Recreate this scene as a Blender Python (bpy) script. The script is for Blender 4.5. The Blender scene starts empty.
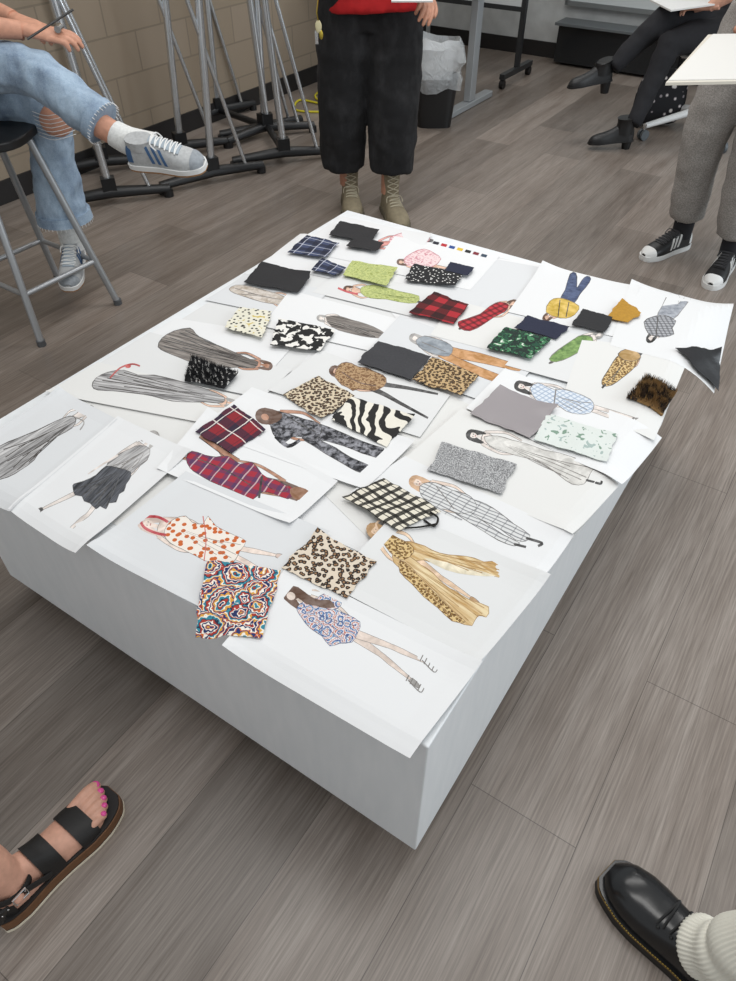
import bpy, math, random
from mathutils import Vector, Matrix, noise
random.seed(3)
V=Vector
H=1.5; TH=math.radians(44); F=708.0
YAW=math.radians(33.5)
E2=V((math.sin(YAW),math.cos(YAW),0)); E1=V((-math.cos(YAW),math.sin(YAW),0))
C0=V((.09,.494,0)); PW=1.22; PL=1.55; ZB=.068; ZT=.487
def R(e1,e2,z=0):   # room frame -> world
    return E1*e1+E2*e2+V((0,0,z))
def W(u,v,z):       # survey helper: measured point on the horizontal plane of height z
    a=(u-368)/F; b=(490.5-v)/F
    r=V((a,math.cos(TH)+math.sin(TH)*b,-math.sin(TH)+math.cos(TH)*b))
    t=(H-z)/-r.z
    return V((r.x*t,r.y*t,z))
# ---------------------------------------------------------------- materials
def lin(h):
    if isinstance(h,str):
        h=h.lstrip('#'); c=[int(h[i:i+2],16)/255 for i in (0,2,4)]
    else: c=h
    return tuple((x/12.92 if x<=.04045 else ((x+.055)/1.055)**2.4) for x in c)+(1,)
class M_:
    def __init__(s,name,rough=.8,metal=0,spec=.5):
        s.m=bpy.data.materials.new(name); s.m.use_nodes=True
        s.nt=s.m.node_tree; s.b=s.nt.nodes['Principled BSDF']
        s.b.inputs['Roughness'].default_value=rough
        s.b.inputs['Metallic'].default_value=metal
        s.b.inputs['Specular IOR Level'].default_value=spec
    def n(s,t,**k):
        x=s.nt.nodes.new(t)
        for a,b in k.items(): setattr(x,a,b)
        return x
    def l(s,a,b): s.nt.links.new(a,b)
    def co(s,scale=(1,1,1),rot=0,loc=(0,0,0),src='Object'):
        t=s.n('ShaderNodeTexCoord'); m=s.n('ShaderNodeMapping')
        m0=s.n('ShaderNodeMapping'); m0.inputs['Rotation'].default_value=(0,0,rot)
        s.l(t.outputs[src],m0.inputs[0]); s.l(m0.outputs[0],m.inputs[0])
        m.inputs['Scale'].default_value=scale; m.inputs['Location'].default_value=loc
        return m.outputs[0]
    def noise(s,co,scale,detail=3,rough=.5,dist=0):
        x=s.n('ShaderNodeTexNoise'); s.l(co,x.inputs['Vector']); x.inputs['Scale'].default_value=scale
        x.inputs['Detail'].default_value=detail; x.inputs['Roughness'].default_value=rough; x.inputs['Distortion'].default_value=dist
        return x.outputs['Fac']
    def vor(s,co,scale,out='Distance',rnd=1,dim='2D'):
        x=s.n('ShaderNodeTexVoronoi'); x.voronoi_dimensions=dim; s.l(co,x.inputs['Vector']); x.inputs['Scale'].default_value=scale
        x.inputs['Randomness'].default_value=rnd
        return x.outputs[out]
    def ramp(s,fac,st,mode='LINEAR'):
        x=s.n('ShaderNodeValToRGB'); r=x.color_ramp; r.interpolation=mode
        r.elements[0].position=st[0][0]; r.elements[0].color=lin(st[0][1])
        r.elements[1].position=st[1][0]; r.elements[1].color=lin(st[1][1])
        for p,c in st[2:]:
            e=r.elements.new(p); e.color=lin(c)
        s.l(fac,x.inputs[0]); return x.outputs[0]
    def math(s,op,a,b=0,c=0):
        x=s.n('ShaderNodeMath',operation=op)
        for i,q in enumerate((a,b,c)):
            if hasattr(q,'links'): s.l(q,x.inputs[i])
            else: x.inputs[i].default_value=q
        return x.outputs[0]
    def mix(s,f,a,b,bt='MIX'):
        x=s.n('ShaderNodeMix',data_type='RGBA',blend_type=bt)
        for i,q in ((0,f),(6,a),(7,b)):
            if hasattr(q,'links'): s.l(q,x.inputs[i])
            else: x.inputs[i].default_value=(lin(q) if isinstance(q,str) else q)
        return x.outputs[2]
    def bump(s,fac,strength=.3,dist=.002):
        x=s.n('ShaderNodeBump'); x.inputs['Strength'].default_value=strength; x.inputs['Distance'].default_value=dist
        s.l(fac,x.inputs['Height']); s.l(x.outputs[0],s.b.inputs['Normal'])
    def weave(s):
        s.bump(s.noise(s.co(),260,3,.7),.5,.002)
    def base(s,c):
        if hasattr(c,'links'): s.l(c,s.b.inputs['Base Color'])
        else: s.b.inputs['Base Color'].default_value=lin(c)
        return s
_c={}
def flat(h,rough=.8,metal=0,bump=0,name=None,spec=.5):
    k=(h,rough,metal,bump)
    if k in _c: return _c[k]
    m=M_(name or 'paint_'+str(h).strip('#'),rough,metal,spec); m.base(h)
    if bump:
        n=m.noise(m.co(),bump,4); m.bump(n,.25,.002)
        m.base(m.mix(m.ramp(n,[(.3,'#000000'),(.7,'#ffffff')]),tuple(x*.88 for x in lin(h)[:3])+(1,),tuple(min(1,x*1.1) for x in lin(h)[:3])+(1,)))
    _c[k]=m.m; return m.m
_i={}
def ink(h):   # watercolour / marker fill: pigment pools and fades on the paper
    if h in _i: return _i[h]
    m=M_('watercolour_'+h.strip('#'),.9); n=m.noise(m.co(),38,4,.6,.6); c=lin(h)
    m.base(m.ramp(n,[(.3,'#000000'),(.7,'#ffffff')])); r=m.ramp(n,[(.32,'#000000'),(.68,'#ffffff')])
    m.base(m.mix(r,tuple(x*.72 for x in c[:3])+(1,),tuple(min(1,x*1.02+.13) for x in c[:3])+(1,)))
    _i[h]=m.m; return m.m
def leopard(name,base,ring,cen,scale,rot=0,wv=True):
    m=M_(name,.85); co=m.co(rot=rot)
    d=m.vor(co,scale); n=m.noise(co,scale*1.3,1); d2=m.math('ADD',d,m.math('MULTIPLY',m.math('SUBTRACT',n,.5),.7))
    m.base(m.ramp(d2,[(0,cen),(.17,ring),(.42,base)],'CONSTANT'))
    if wv: m.weave()
    return m.m
def plaid(name,base,bands,rot=0,rough=.9,src='Object'):
    m=M_(name,rough); co=m.co(rot=rot,src=src)
    wv=m.n('ShaderNodeVectorMath',operation='ADD'); m.l(co,wv.inputs[0]); cb=m.n('ShaderNodeCombineXYZ')
    m.l(m.math('MULTIPLY',m.noise(co,24,1),.008),cb.inputs[0]); m.l(m.math('MULTIPLY',m.noise(co,21,1),.008),cb.inputs[1]); m.l(cb.outputs[0],wv.inputs[1])
    s=m.n('ShaderNodeSeparateXYZ'); m.l(wv.outputs[0],s.inputs[0])
    c=lin(base)
    for ax,per,wd,off,col,al in bands:
        f=m.math('FRACT',m.math('ADD',m.math('MULTIPLY',s.outputs[ax],1/per),off+50))
        f=m.math('MULTIPLY',m.math('LESS_THAN',f,wd),al)
        c=m.mix(f,c,col)
    m.base(c)
    if src=='UV': m.weave()
    return m.m
def blobs(name,stops,scale,rot=0,kind='noise',rough=.85,stretch=(1,1,1),dist=.5,detail=2,wv=True):
    m=M_(name,rough); co=m.co(scale=stretch,rot=rot)
    f=m.noise(co,scale,detail,.5,dist) if kind=='noise' else m.vor(co,scale)
    m.base(m.ramp(f,stops,'CONSTANT'))
    if wv: m.weave()
    return m.m
def srot(a,b):
    d=W(b[0],b[1],.49)-W(a[0],a[1],.49); return -math.atan2(d.y,d.x)
def streak(name,a,b,stretch,rot,scale=1,lo=.35,hi=.65):
    m=M_(name,.9); f=m.noise(m.co(scale=stretch,rot=rot),scale,4,.65,.3)
    m.base(m.ramp(f,[(lo,a),(hi,b)])); return m.m
# ---------------------------------------------------------------- mesh builder
def cr(pts,n=4,closed=False):
    P=[V(p) for p in pts]; N=len(P); out=[]
    rng=range(N if closed else N-1)
    for i in rng:
        if closed: p0,p1,p2,p3=P[(i-1)%N],P[i],P[(i+1)%N],P[(i+2)%N]
        else: p0,p1,p2,p3=P[max(i-1,0)],P[i],P[i+1],P[min(i+2,N-1)]
        for k in range(n):
            t=k/n
            out.append(.5*((2*p1)+(p2-p0)*t+(2*p0-5*p1+4*p2-p3)*t*t+(3*p1-p0-3*p2+p3)*t**3))
    if not closed: out.append(P[-1].copy())
    return out
def lerp_list(r,n):
    out=[]
    for i in range(len(r)-1):
        for k in range(n):
            t=k/n
            a,b=r[i],r[i+1]
            if isinstance(a,tuple) or isinstance(b,tuple):
                a=a if isinstance(a,tuple) else (a,a); b=b if isinstance(b,tuple) else (b,b)
                out.append((a[0]*(1-t)+b[0]*t,a[1]*(1-t)+b[1]*t))
            else: out.append(a*(1-t)+b*t)
    out.append(r[-1]); return out
class MB:
    def __init__(s): s.v=[];s.f=[];s.m=[];s.mats=[]
    def mi(s,mat):
        if mat not in s.mats: s.mats.append(mat)
        return s.mats.index(mat)
    def add(s,vs,fs,mat):
        o=len(s.v); s.v+= [tuple(v) for v in vs]; i=s.mi(mat)
        for f in fs: s.f.append([a+o for a in f]); s.m.append(i)
    def poly(s,pts,mat): s.add(pts,[list(range(len(pts)))],mat)
    def prism(s,pts,up,mat):
        n=len(pts); up=V(up)
        s.add([V(p) for p in pts]+[V(p)+up for p in pts],[list(range(n))[::-1],list(range(n,2*n))]+[[i,(i+1)%n,n+(i+1)%n,n+i] for i in range(n)],mat)
    def loft(s,rings,mat,cap=True,closed=True):
        n=len(rings[0]); vs=[p for r in rings for p in r]; fs=[]
        for i in range(len(rings)-1):
            for j in range(n if closed else n-1):
                a=i*n+j;b=i*n+(j+1)%n
                fs.append([a,b,b+n,a+n])
        if cap: fs.append(list(range(n))[::-1]); fs.append([(len(rings)-1)*n+j for j in range(n)])
        s.add(vs,fs,mat)
    def tube(s,pts,rad,mat,n=10,ref=None,cap=True,sm=0):
        pts=[V(p) for p in pts]
        if not isinstance(rad,(list,)): rad=[rad]*len(pts)
        if sm: pts=cr(pts,sm); rad=lerp_list(rad,sm)
        rings=[];U=None
        for i,p in enumerate(pts):
            T=(pts[min(i+1,len(pts)-1)]-pts[max(i-1,0)]).normalized()
            if ref is not None: U=V(ref)
            elif U is None: U=T.orthogonal()
            U=(U-T*U.dot(T)).normalized(); Q=T.cross(U)
            r=rad[i]; ru,rv=r if isinstance(r,tuple) else (r,r)
            rings.append([p+U*ru*math.cos(2*math.pi*k/n)+Q*rv*math.sin(2*math.pi*k/n) for k in range(n)])
        s.loft(rings,mat,cap)
    def box(s,c,sz,mat,X=V((1,0,0)),Z=V((0,0,1)),bev=0):
        X=V(X).normalized(); Z=(V(Z)-X*V(Z).dot(X)).normalized(); Y=Z.cross(X); c=V(c); a,b,d=[q/2 for q in sz]
        if bev:
            r=min(bev,a*.9,b*.9)
            pts=[]
            for sx,sy,a0 in ((1,1,0),(-1,1,90),(-1,-1,180),(1,-1,270)):
                for k in range(4):
                    an=math.radians(a0+k*30)
                    pts.append(c+X*(sx*(a-r)+r*math.cos(an))+Y*(sy*(b-r)+r*math.sin(an))-Z*d)
            s.prism(pts,Z*2*d,mat)
        else:
            s.prism([c-X*a-Y*b-Z*d,c+X*a-Y*b-Z*d,c+X*a+Y*b-Z*d,c-X*a+Y*b-Z*d],Z*2*d,mat)
    def ball(s,c,r,mat,X=V((1,0,0)),Z=V((0,0,1)),n=14,zlo=-1,zhi=1):
        if not isinstance(r,tuple): r=(r,r,r)
        X=V(X).normalized(); Z=(V(Z)-X*V(Z).dot(X)).normalized(); Y=Z.cross(X); c=V(c); rings=[]
        m=n//2+1
        for i in range(m+1):
            z=math.sin(-math.pi/2+math.pi*i/m); z=max(zlo,min(zhi,z)); q=math.sqrt(max(1e-5,1-z*z))
            rings.append([c+X*r[0]*q*math.cos(2*math.pi*k/n)+Y*r[1]*q*math.sin(2*math.pi*k/n)+Z*r[2]*z for k in range(n)])
        s.loft(rings,mat)
    def obj(s,name,parent=None,smooth=True,remesh=0,sit=0,disp=None,solid=0,sub=0,bevel=0,angle=40,uv=None):
        me=bpy.data.meshes.new(name); me.from_pydata(s.v,[],s.f)
        for m in s.mats: me.materials.append(m)
        me.polygons.foreach_set('material_index',s.m)
        if uv:
            ul=me.uv_layers.new(name='UVMap')
            for lp in me.loops: ul.data[lp.index].uv=uv[lp.vertex_index] if lp.vertex_index<len(uv) else (0,0)
        if smooth: me.polygons.foreach_set('use_smooth',[True]*len(s.f))
        me.update()
        if smooth:
            try: me.set_sharp_from_angle(angle=math.radians(angle))
            except Exception: pass
        o=bpy.data.objects.new(name,me); bpy.context.scene.collection.objects.link(o)
        if bevel:
            b=o.modifiers.new('bevel','BEVEL'); b.width=bevel; b.segments=3; b.limit_method='ANGLE'
        if solid: q=o.modifiers.new('solid','SOLIDIFY'); q.thickness=solid
        if remesh:
            q=o.modifiers.new('remesh','REMESH'); q.mode='VOXEL'; q.voxel_size=remesh; q.use_smooth_shade=True
        if sit: q=o.modifiers.new('smooth','SMOOTH'); q.iterations=sit; q.factor=.5
        if sub: q=o.modifiers.new('sub','SUBSURF'); q.levels=sub; q.render_levels=sub
        if disp:
            t=bpy.data.textures.new(name+'_fold','CLOUDS'); t.noise_scale=disp[1]; t.noise_depth=1
            q=o.modifiers.new('folds','DISPLACE'); q.texture=t; q.strength=disp[0]; q.mid_level=.5; q.texture_coords='GLOBAL'
        if parent:
            o.parent=parent; o.matrix_parent_inverse=Matrix.Translation(parent.location).inverted()
        return o
def empty(name,loc):
    e=bpy.data.objects.new(name,None); e.location=loc; e.empty_display_size=.1
    bpy.context.scene.collection.objects.link(e); return e
def frame(loc,x,up=(0,0,1)):
    x=V(x).normalized(); up=V(up); y=up.cross(x).normalized(); z=x.cross(y)
    m=Matrix((x,y,z)).transposed().to_4x4(); m.translation=V(loc); return m
# ---------------------------------------------------------------- camera
cam=bpy.data.cameras.new('camera'); co=bpy.data.objects.new('camera',cam); bpy.context.scene.collection.objects.link(co)
co.location=(0,0,H); co.rotation_euler=(math.pi/2-TH,0,0)
cam.sensor_fit='VERTICAL'; cam.sensor_height=36; cam.lens=F/981*36; cam.clip_start=.02
bpy.context.scene.camera=co
# ---------------------------------------------------------------- floor
m=M_('vinyl_plank',.34); c=m.co(rot=-(math.pi/2-YAW),loc=(.103,.0587,0))
br=m.n('ShaderNodeTexBrick'); m.l(c,br.inputs['Vector'])
br.offset=.37; br.inputs['Scale'].default_value=1; br.inputs['Brick Width'].default_value=1.22; br.inputs['Row Height'].default_value=.235
br.inputs['Mortar Size'].default_value=.0009; br.inputs['Color1'].default_value=lin('#a89d94'); br.inputs['Color2'].default_value=lin('#827971'); br.inputs['Mortar'].default_value=lin('#6b625b')
c2=m.co(scale=(6,210,1),rot=-(math.pi/2-YAW)); g=m.noise(c2,1,4,.65,.15)
c3=m.co(scale=(1.2,14,1),rot=-(math.pi/2-YAW)); g2=m.noise(c3,1,3,.5,.6)
col=m.mix(1,br.outputs['Color'],m.ramp(g,[(.3,'#bcb8b4'),(.7,'#ffffff')]),'MULTIPLY')
col=m.mix(1,col,m.ramp(g2,[(.3,'#d8d3cf'),(.65,'#ffffff')]),'MULTIPLY')
m.base(col); m.bump(g,.12,.001); MF=m.m
f=MB(); f.add([R(6,-3),R(-7,-3),R(-7,6.6),R(6,6.6)],[[0,1,2,3]],MF); f.add([R(6,-3,-.05),R(-7,-3,-.05),R(-7,6.6,-.05),R(6,6.6,-.05)],[[3,2,1,0]],MF)
f.obj('floor',smooth=False)
# ---------------------------------------------------------------- walls
def wallobj(name,p,x,ln,ht,mat,th=.1):
    b=MB(); b.prism([(0,0,0),(ln,0,0),(ln,-th,0),(0,-th,0)],(0,0,ht),mat); o=b.obj(name,smooth=False)
    o.matrix_world=frame(p,x); return o
m=M_('painted_block',.75); t=m.co(); s=m.n('ShaderNodeSeparateXYZ'); m.l(t,s.inputs[0]); cb=m.n('ShaderNodeCombineXYZ'); m.l(s.outputs[0],cb.inputs[0]); m.l(s.outputs[2],cb.inputs[1])
br=m.n('ShaderNodeTexBrick'); m.l(cb.outputs[0],br.inputs['Vector']); br.inputs['Scale'].default_value=1
br.inputs['Brick Width'].default_value=.4; br.inputs['Row Height'].default_value=.2; br.inputs['Mortar Size'].default_value=.005
br.inputs['Color1'].default_value=lin('#968877'); br.inputs['Color2'].default_value=lin('#918371'); br.inputs['Mortar'].default_value=lin('#827666')
m.base(br.outputs['Color']); m.bump(br.outputs['Fac'],-.4,.004); MBLK=m.m
wallobj('wall_left',R(3.65,6.55),-E2,9,2.9,MBLK)
wallobj('wall_back',R(-6,6.45),E1,9.65,2.9,flat('#c2c4c3',.7,0,9))
for nm,p,x,ln in (('baseboard_left',R(3.638,6.43),-E2,8.6),('baseboard_back',R(-6,6.438),E1,9.6)):
    b=MB(); b.prism([(0,0,0),(ln,0,0),(ln,-.012,0),(0,-.012,0)],(0,0,.11),flat('#211f1f',.5)); o=b.obj(nm,smooth=False); o.matrix_world=frame(p,x)
b=MB(); dk=flat('#1c1e20',.25); 
b.box(R(1.2,6.34,.15),(2.3,.16,.26),dk,X=E1); b.box(R(1.2,6.30,.29),(2.32,.22,.02),flat('#5b5f61',.4),X=E1)
b.obj('low_dark_cabinet',smooth=False,bevel=.003)
b=MB(); b.box(R(1.2,6.40,1.05),(2.3,.02,1.3),flat('#bfc4c4',.3),X=E1)
for q,sz in ((R(1.2,6.39,.4),(2.34,.03,.03)),(R(1.2,6.39,1.7),(2.34,.03,.03)),(R(.04,6.39,1.05),(.03,.03,1.33)),(R(2.36,6.39,1.05),(.03,.03,1.33))): b.box(q,sz,flat('#8d9192',.35,.6),X=E1)
b.obj('wall_whiteboard',smooth=False)
# ---------------------------------------------------------------- platform
m=M_('white_platform_paint',.45); n=m.noise(m.co(),3,3); n2=m.noise(m.co(scale=(1,1,.2)),40,4)
m.base(m.mix(m.ramp(n2,[(.3,'#000000'),(.72,'#ffffff')]),m.mix(n,'#dadddf','#e2e5e6'),'#e6e8e9')); m.bump(n2,.08,.001); MPL=m.m
pe=empty('display_platform',C0+E1*PW/2+E2*PL/2)
b=MB(); b.box(C0+E1*PW/2+E2*PL/2+V((0,0,(ZB+ZT)/2)),(PW,PL,ZT-ZB),MPL,X=E1); b.obj('platform_box',pe,smooth=False,bevel=.003)
b=MB(); rub=flat('#161616',.5); stl=flat('#8a8c8e',.35,.8)
for s_ in (.09,PW-.09):
    for t_ in (.10,PL-.10):
        p=C0+E1*s_+E2*t_
        b.tube([p+E1*-.012+V((0,0,.028)),p+E1*.012+V((0,0,.028))],.028,rub,20)
        b.box(p+V((0,0,.062)),(.06,.06,.01),stl,X=E1)
        for q in (-.017,.017): b.box(p+E1*q+V((0,0,.045)),(.004,.03,.04),stl,X=E1)
b.obj('casters',pe)
# ---------------------------------------------------------------- drawing tools
def drape(p):
    r=p-C0; s_=r.dot(E1); t_=r.dot(E2); d=max(0,-s_,-t_,s_-PW,t_-PL)
    return V((p.x,p.y,p.z-min(.12,2.6*d*d+.16*d)))
PENC=flat('#7b7672',.9); DKP=flat('#4a4643',.9); HLN=flat('#a9a5a2',.9)
class Draw:
    def __init__(s,mb,z): s.b=mb; s.z=z
    def up(s): s.z+=.000006
    def P(s,p): return drape(W(p[0],p[1],s.z))
    def shape(s,pts,mat,out=None,sm=2,ow=.55,ruf=0):
        q=cr([(a,b_,0) for a,b_ in pts],sm,True) if sm else [V((a,b_,0)) for a,b_ in pts]
        if ruf: q=[p+V((noise.noise(p*.35)*ruf,noise.noise(p*.35+V((7,3,0)))*ruf,0)) for p in q]
        s.up(); s.b.poly([s.P(p) for p in q],mat)
        if out is not None: s.line([(p.x,p.y) for p in q]+[(q[0].x,q[0].y)],[ow*(.6+.9*abs(noise.noise(p*.2))*2) for p in q]+[ow],out,0)
    def line(s,pts,w,mat,sm=4):
        q=[V((a,b_,0)) for a,b_ in pts]
        ws=w if isinstance(w,list) else [w]*len(q)
        if sm: q=cr(q,sm); ws=lerp_list(ws,sm)
        s.up(); L=[];Rr=[]
        for i,p in enumerate(q):
            T=q[min(i+1,len(q)-1)]-q[max(i-1,0)]
            if T.length<1e-6: T=V((1,0,0))
            T.normalize(); N=V((-T.y,T.x,0))*ws[i]*.5
            L.append(s.P(p+N)); Rr.append(s.P(p-N))
        n=len(q); s.b.add(L+Rr,[[i,i+1,n+i+1,n+i] for i in range(n-1)],mat)
    def folds(s,src,hems,mat,w=.8,bend=2):
        H_=[]
        for i,h in enumerate(hems):
            H_.append(h)
            if i+1<len(hems): H_.append(((h[0]+hems[i+1][0])/2,(h[1]+hems[i+1][1])/2))
        for i,h in enumerate(H_):
            a=V(src).lerp(V(h),.1+.25*(i%2)); c=V(src).lerp(V(h),.98-.2*(i%3==1)); mid=a.lerp(c,.5)+V((math.sin(i*2.3)*bend,math.cos(i*1.7)*bend))
            s.line([a,mid,c],[w*.25,w*.7,w*1.0],mat,4)
    def oval(s,c,rx,ry,mat,ang=0,out=None):
        pts=[(c[0]+rx*math.cos(t)*math.cos(ang)-ry*math.sin(t)*math.sin(ang),c[1]+rx*math.cos(t)*math.sin(ang)+ry*math.sin(t)*math.cos(ang)) for t in [k*math.pi/6 for k in range(12)]]
        s.shape(pts,mat,out,0)
SK1=ink('#deb59b');SK2=ink('#b07c5e');SK0=ink('#e0d5cd');HB=ink('#5f3f2b');HK=ink('#211d1a');HBL=ink('#ab8352');GR=ink('#9a9692')
def leg(D,hip,kn,ft,sc,skin,shoe,heel=True):
    k=V(hip);kn=V(kn);ft=V(ft); an=kn.lerp(ft,.9); calf=kn.lerp(ft,.3); th=k.lerp(kn,.4)
    for e,mt in ((.8,PENC),(0,skin)):
        D.line([k,th,kn,calf,an],[sc*1.3+e,sc*1.15+e,sc*.68+e,sc*.72+e,sc*.3+e],mt,4)
    d=(ft-kn).normalized(); p=V((-d.y,d.x))
    D.shape([an+p*sc*.3,an-p*sc*.25,an+d*sc*.8-p*sc*.3,an+d*sc*1.7-p*sc*.1,an+d*sc*1.6+p*sc*.35,an+d*sc*.6+p*sc*.35],shoe,PENC,2,.5)
def croquis(D,head,hip,legs,sc,hair=HB,skin=SK1,shoe=HK,arms=True,long=.2):
    h=V(head);k=V(hip);u=(k-h); L=u.length; u.normalize(); p=V((-u.y,u.x))
    T=lambda a,b_:(h+u*a*L+p*b_*sc)
    for kn,ft in legs: leg(D,k,kn,ft,sc*.85,skin,shoe)
    D.line([T(.05,0),T(.3,0)],sc*.5,skin,0)
    D.shape([T(.24,-1.15),T(.4,-.9),T(.6,-.62),T(.8,-.6),T(1.05,-.85),T(1.05,.85),T(.8,.6),T(.6,.62),T(.4,.9),T(.24,1.15)],skin,PENC,2)
    if arms:
        for sg in (-1,1):
            q=[T(.27,sg*1.1),T(.55,sg*1.7),T(.78,sg*1.9),T(1.12,sg*1.2)]
            D.line(q,[sc*.5+.6,sc*.45+.6,sc*.36+.6,sc*.2+.6],PENC,4); D.line(q,[sc*.5,sc*.42,sc*.32,sc*.15],skin,4)
    D.shape([T(-.02-sc/L*.9,-.3),T(-.02-sc/L*.9,.35),T(-.05,1.0),T(.12+long*.5,1.15),T(.1+long,.7),T(.05,0),T(.1+long,-.75),T(.12+long*.5,-1.1),T(-.05,-1.0)],hair,None,2)
    an=math.atan2(u.y,u.x); D.oval(T(.03,0),sc*.72,sc*.5,skin,an)
    D.shape([T(-.02-sc/L*.85,-.5),T(-.02-sc/L*.85,.5),T(-.03,.75),T(-.02-sc/L*.15,.2),T(-.03,-.75)],hair,None,2)
    if sc>5:
        for sg in (-1,1): D.oval(T(.03,sg*.22),.6,.45,DKP,an)
        D.line([T(.03+sc/L*.38,-.15),T(.03+sc/L*.38,.15)],.8,ink('#a8473f'),0)
# fabric / garment materials
LEO=leopard('leopard_beige','#d9cbb8','#241b16','#8d6b4c',100)
LEO2=leopard('leopard_spot','#cfbfa4','#271d17','#6e523a',120)
LEOG=leopard('leopard_gold','#bda075','#241a10','#7a5a32',115)
LEOI=leopard('leopard_ink','#d3b680','#5a3d1e','#9c7738',170,0,False)
LEOB=leopard('leopard_fur','#8a6a3f','#1d140d','#4d3721',55)
m=M_('zebra',.8); co_=m.co(src='UV',rot=.75); s=m.n('ShaderNodeSeparateXYZ'); m.l(co_,s.inputs[0]); n1=m.noise(co_,9,1,.4); n3=m.noise(co_,30,1,.5)
f1=m.math('ADD',s.outputs[0],m.math('ADD',m.math('MULTIPLY',n1,.16),m.math('MULTIPLY',n3,.022)))
f1=m.math('FRACT',m.math('ADD',m.math('MULTIPLY',f1,34),20)); m.base(m.ramp(f1,[(0,'#171615'),(.54,'#e4dfd2')],'CONSTANT')); m.weave(); ZEB=m.m
rt=-(math.pi/2-YAW)+.35
PLR=plaid('plaid_red_navy','#8a222c',[(0,.06,.42,0,'#1d2236',.72),(1,.06,.42,.2,'#1d2236',.72),(0,.06,.05,.7,'#e8e2da',.85),(1,.06,.05,.75,'#e8e2da',.85),(0,.03,.05,.3,'#1a1a2a',.7)],0,src='UV')
PLF=plaid('plaid_drawn','#a02a3a',[(0,.03,.45,0,'#2f3860',.55),(1,.03,.45,.2,'#2f3860',.55),(0,.03,.1,.7,'#e9c9c4',.6)],srot((190,462),(290,492)))
CHK=plaid('check_cream','#ded7c6',[(0,.022,.42,0,'#15130f',.92),(1,.026,.28,.1,'#15130f',.92),(1,.026,.08,.6,'#15130f',.9)],0,src='UV')
BUF=plaid('buffalo_red','#a8242d',[(0,.06,.5,0,'#120b0c',.75),(1,.06,.5,.2,'#120b0c',.75)],0,src='UV')
BUFD=plaid('buffalo_drawn','#b8303a',[(0,.02,.4,0,'#3a1518',.6),(1,.02,.4,.2,'#3a1518',.6)],rt)
NVP=plaid('plaid_navy','#3c4562',[(0,.05,.4,0,'#15192b',.7),(1,.05,.4,.2,'#15192b',.7),(0,.05,.06,.6,'#c9ccd8',.7),(1,.05,.06,.6,'#c9ccd8',.7)],0,src='UV')
LBP=plaid('plaid_lightblue','#d5dbe2',[(0,.012,.3,0,'#98a8be',.7),(1,.012,.3,.2,'#98a8be',.7)],rt)
PIN=plaid('pinstripe','#d3d3d2',[(1,.009,.3,0,'#5b5c63',.75),(0,.022,.1,0,'#55565c',.5)],srot((420,490),(530,540)))
GPL=plaid('grey_plaid_ink','#a8a9ad',[(0,.012,.4,0,'#4b4c50',.6),(1,.012,.4,0,'#4b4c50',.6)],0)
def paisley(name,sc,cols,k):
    m=M_(name,.85); c=m.co(); cv=m.n('ShaderNodeVectorMath',operation='ADD'); m.l(c,cv.inputs[0])
    cb=m.n('ShaderNodeCombineXYZ'); m.l(m.math('MULTIPLY',m.noise(c,sc*.9,1),.6/sc),cb.inputs[0]); m.l(m.math('MULTIPLY',m.noise(c,sc*1.1,1),.6/sc),cb.inputs[1]); m.l(cb.outputs[0],cv.inputs[1])
    d=m.vor(cv.outputs[0],sc); d3=m.vor(c,sc*5.5); pick=m.n('ShaderNodeSeparateXYZ'); vc=m.n('ShaderNodeTexVoronoi'); vc.voronoi_dimensions='2D'; vc.inputs['Scale'].default_value=sc; m.l(cv.outputs[0],vc.inputs['Vector']); m.l(vc.outputs['Color'],pick.inputs[0])
    s1=m.math('FRACT',m.math('ADD',m.math('ADD',m.math('MULTIPLY',d,k),m.math('MULTIPLY',d3,.3)),m.math('MULTIPLY',pick.outputs[0],.9)))
    m.base(m.ramp(s1,cols,'CONSTANT')); m.weave(); return m.m
PAI=paisley('paisley',21,[(0,'#1d2c5c'),(.13,'#ece6da'),(.2,'#a8352a'),(.33,'#1f2440'),(.4,'#2f8296'),(.52,'#ece6da'),(.6,'#d79b3a'),(.72,'#1d2f6a'),(.82,'#c4622c'),(.9,'#ece6da')],2.0)
PAD=paisley('paisley_drawn',60,[(0,'#4a5d8e'),(.2,'#ddd8dc'),(.5,'#b9624c'),(.65,'#ddd8d4'),(.85,'#7b9cc0')],2)
m=M_('silver_glitter',.5); n=m.noise(m.co(),420,2,.8); m.base(m.ramp(n,[(.38,'#5a5a5c'),(.5,'#929293'),(.62,'#d6d6d6')])); m.bump(n,.8,.003); GLI=m.m
SAT=flat('#8a8385',.35); CHA=flat('#3a3a3d',.9,0,180); BLK=flat('#18181b',.75,0,150); NVY=flat('#1c2138',.85,0,150); MUS=flat('#b0832b',.9,0,160); SHN=flat('#17171a',.35,0,120)
FLO=blobs('floral_pale',[(0,'#7d9685'),(.36,'#d6dbd6'),(.64,'#a3b3ae')],55)
COW=blobs('cowhide',[(0,'#131313'),(.52,'#e6e3dd')],42)
DOT=blobs('spotted_white',[(0,'#1c1a16'),(.2,'#e0dcca'),(.75,'#c9b25a')],60,kind='v')
DOT2=blobs('dotted_black',[(0,'#e0deda'),(.17,'#17171a')],75,kind='v')
LEAF=blobs('leaf_green',[(0,'#1b4a35'),(.42,'#12261f'),(.55,'#3f7a52'),(.66,'#d8ded2')],60)
LIM=blobs('lime_lace',[(0,'#a6b06f'),(.45,'#bcc37e'),(.6,'#96a058')],90)
PNK=blobs('pink_floral',[(0,'#cc929b'),(.42,'#e6cfcf'),(.6,'#d6a7ad')],80,wv=False)
TIG=blobs('fox_print',[(0,'#c4622c'),(.3,'#e8e0d6')],66,kind='v',wv=False)
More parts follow.
